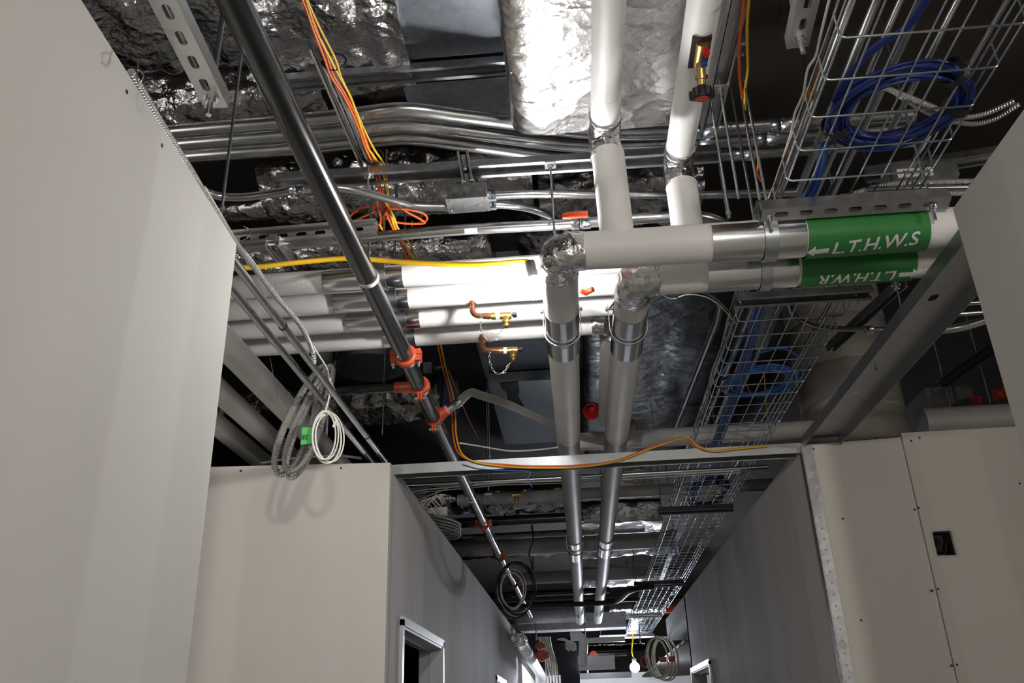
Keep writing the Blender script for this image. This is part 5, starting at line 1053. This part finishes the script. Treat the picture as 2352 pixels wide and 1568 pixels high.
for i, (a, e, yy, h, lb) in enumerate((((1328, 1523), (1412, 1518), 16.6, .12, 'white channel beam right of the dark panel'), ((1330, 1553), (1450, 1545), 17.2, .05, 'thin bright channel low left of the far lamp'), ((1350, 1470), (1435, 1464), 15.6, .04, 'thin bright channel above the red pipe cap'))):
    p0, p1 = fp(*a, yy), fp(*e, yy); m = MB(); m.box((p0.x, yy, p0.z-h), (p1.x, yy+.08, p0.z+h)); tag(m.build('channel_beam', 'frame'), lb, 'beam')
# far coil with red flags
y = 14.5; c = at(1521, 1510, y=y); t = thing('cable_coil', 'hanging coil of pale armoured cable with red flags right of the far lamp', 'cable coil', c)
for k in range(4):
    m = MB(); o = V((.05*k-.08, .03*k, .02*math.sin(k*2))); m.tube([c+o+V((.17*(1+.08*(k % 2))*math.cos(g), .05*math.sin(g), .30*(1+.03*k)*math.sin(g))) for g in [2*PI*i/40 for i in range(40)]], .015, 10, closed=True); m.build('loop', 'wcable', t)
for i, (px, py) in enumerate(((1543, 1513), (1523, 1514))):
    q = at(px, py, y=y-.15); m = MB(); m.box((q.x-.055, q.y-.002, q.z-.04), (q.x+.055, q.y+.002, q.z+.04)); m.build('flag', ('redp', 'redl')[i], t)
c = at(1484, 1518, y=15); m = MB(); m.tube([c+V((.085*math.cos(g), 0, .09*math.sin(g))) for g in [2*PI*i/30 for i in range(30)]], .012, 8, closed=True); tag(m.build('cable_coil', 'redp'), 'small red cable loop beside the far lamp', 'cable coil')
q = at(1548, 1398, z=3.25); m = MB(); m.box((q.x-.13, q.y, q.z-.05), (q.x+.14, q.y+.12, q.z+.05)); tag(m.build('orange_box', 'redl'), 'small orange bracket above the white bulkhead on the right', 'bracket')
for i, (px, py) in enumerate(((1232, 1470), (1471, 1475), (1350, 1545))): 
    p = at(px, py, y=16+i); m = MB(); m.tube([p, V((p.x, p.y, 5.19))], .012, 8); tag(m.build('threaded_rod', 'zinc'), ('far rod left above the red valves', 'far rod directly above the far lamp', 'far rod left of the far lamp')[i], 'rod')
# end of the corridor
b = MB().box((-1.09, 24.0, ZF), (4.2, 24.12, 2.75)); struct('wall_corridor_end', b, 'walld')

# ------------------------------------------------------------------ far lamp
FL = at(1458, 1532, y=18.0); t = thing('work_light', 'bare glowing lamp far down the corridor', 'lamp', FL)
MB().sphere(FL, .095, 20, 14).build('bulb', 'bulbf', t); m = MB(); m.tube([FL+V((0, 0, .09)), FL+V((0, 0, .16))], .04, 14); m.build('lamp_holder', 'blackm', t)
MB().tube(cr([FL+V((0, 0, .16)), FL+V((-.03, 0, .3)), FL+V((.02, .1, .6)), FL+V((.03, .1, 1.1))], 6), .012, 8).build('flex', 'ycord', t)
def point(name, p, w, c, r=.05):
    l = bpy.data.lights.new(name, 'POINT'); l.energy = w; l.color = c; l.shadow_soft_size = r; o = bpy.data.objects.new(name, l); COL.objects.link(o); o.location = p; return o
point('work_light_glow', LP, 80, (1.0, 0.985, 0.97), .036)
point('far_lamp_glow', FL, 1000, (.82, .88, 1.0), .1)
point('lamp_behind_camera', (0.85, -2.2, 2.8), 115, (1.0, .94, .87), .1)
point('lamp_side_corridor', (3.6, 1.4, 2.8), 36, (1.0, .92, .82), .1)
point('lamp_left_room', (-3.2, 1.0, 2.8), 40, (1.0, .94, .87), .1)
point('lamp_far_end', (0.3, 22.0, 2.9), 40, (.82, .88, 1.0), .1)
w = bpy.data.worlds.new('world'); w.use_nodes = True; SC.world = w; w.node_tree.nodes['Background'].inputs[0].default_value = (.9, .93, 1, 1); w.node_tree.nodes['Background'].inputs[1].default_value = .02

SC.view_settings.view_transform = 'Standard'; SC.view_settings.look = 'None'; SC.view_settings.gamma = 1; SC.view_settings.use_curve_mapping = False
SC.view_settings.exposure = 1.15
# to life size, camera at eye height
for o in SC.objects:
    if o.parent is None:
        o.location = V((o.location.x*KS, o.location.y*KS, (o.location.z-CAM[2])*KS+EYE))
    else: o.location = o.location*KS
    if o.type == 'MESH': o.data.transform(Matrix.Scale(KS, 4)); o.data.update()
    if o.type == 'LIGHT': o.data.energy *= KS*KS; o.data.shadow_soft_size *= KS
for o in TEMP:
    if '_o' in o: del o['_o']
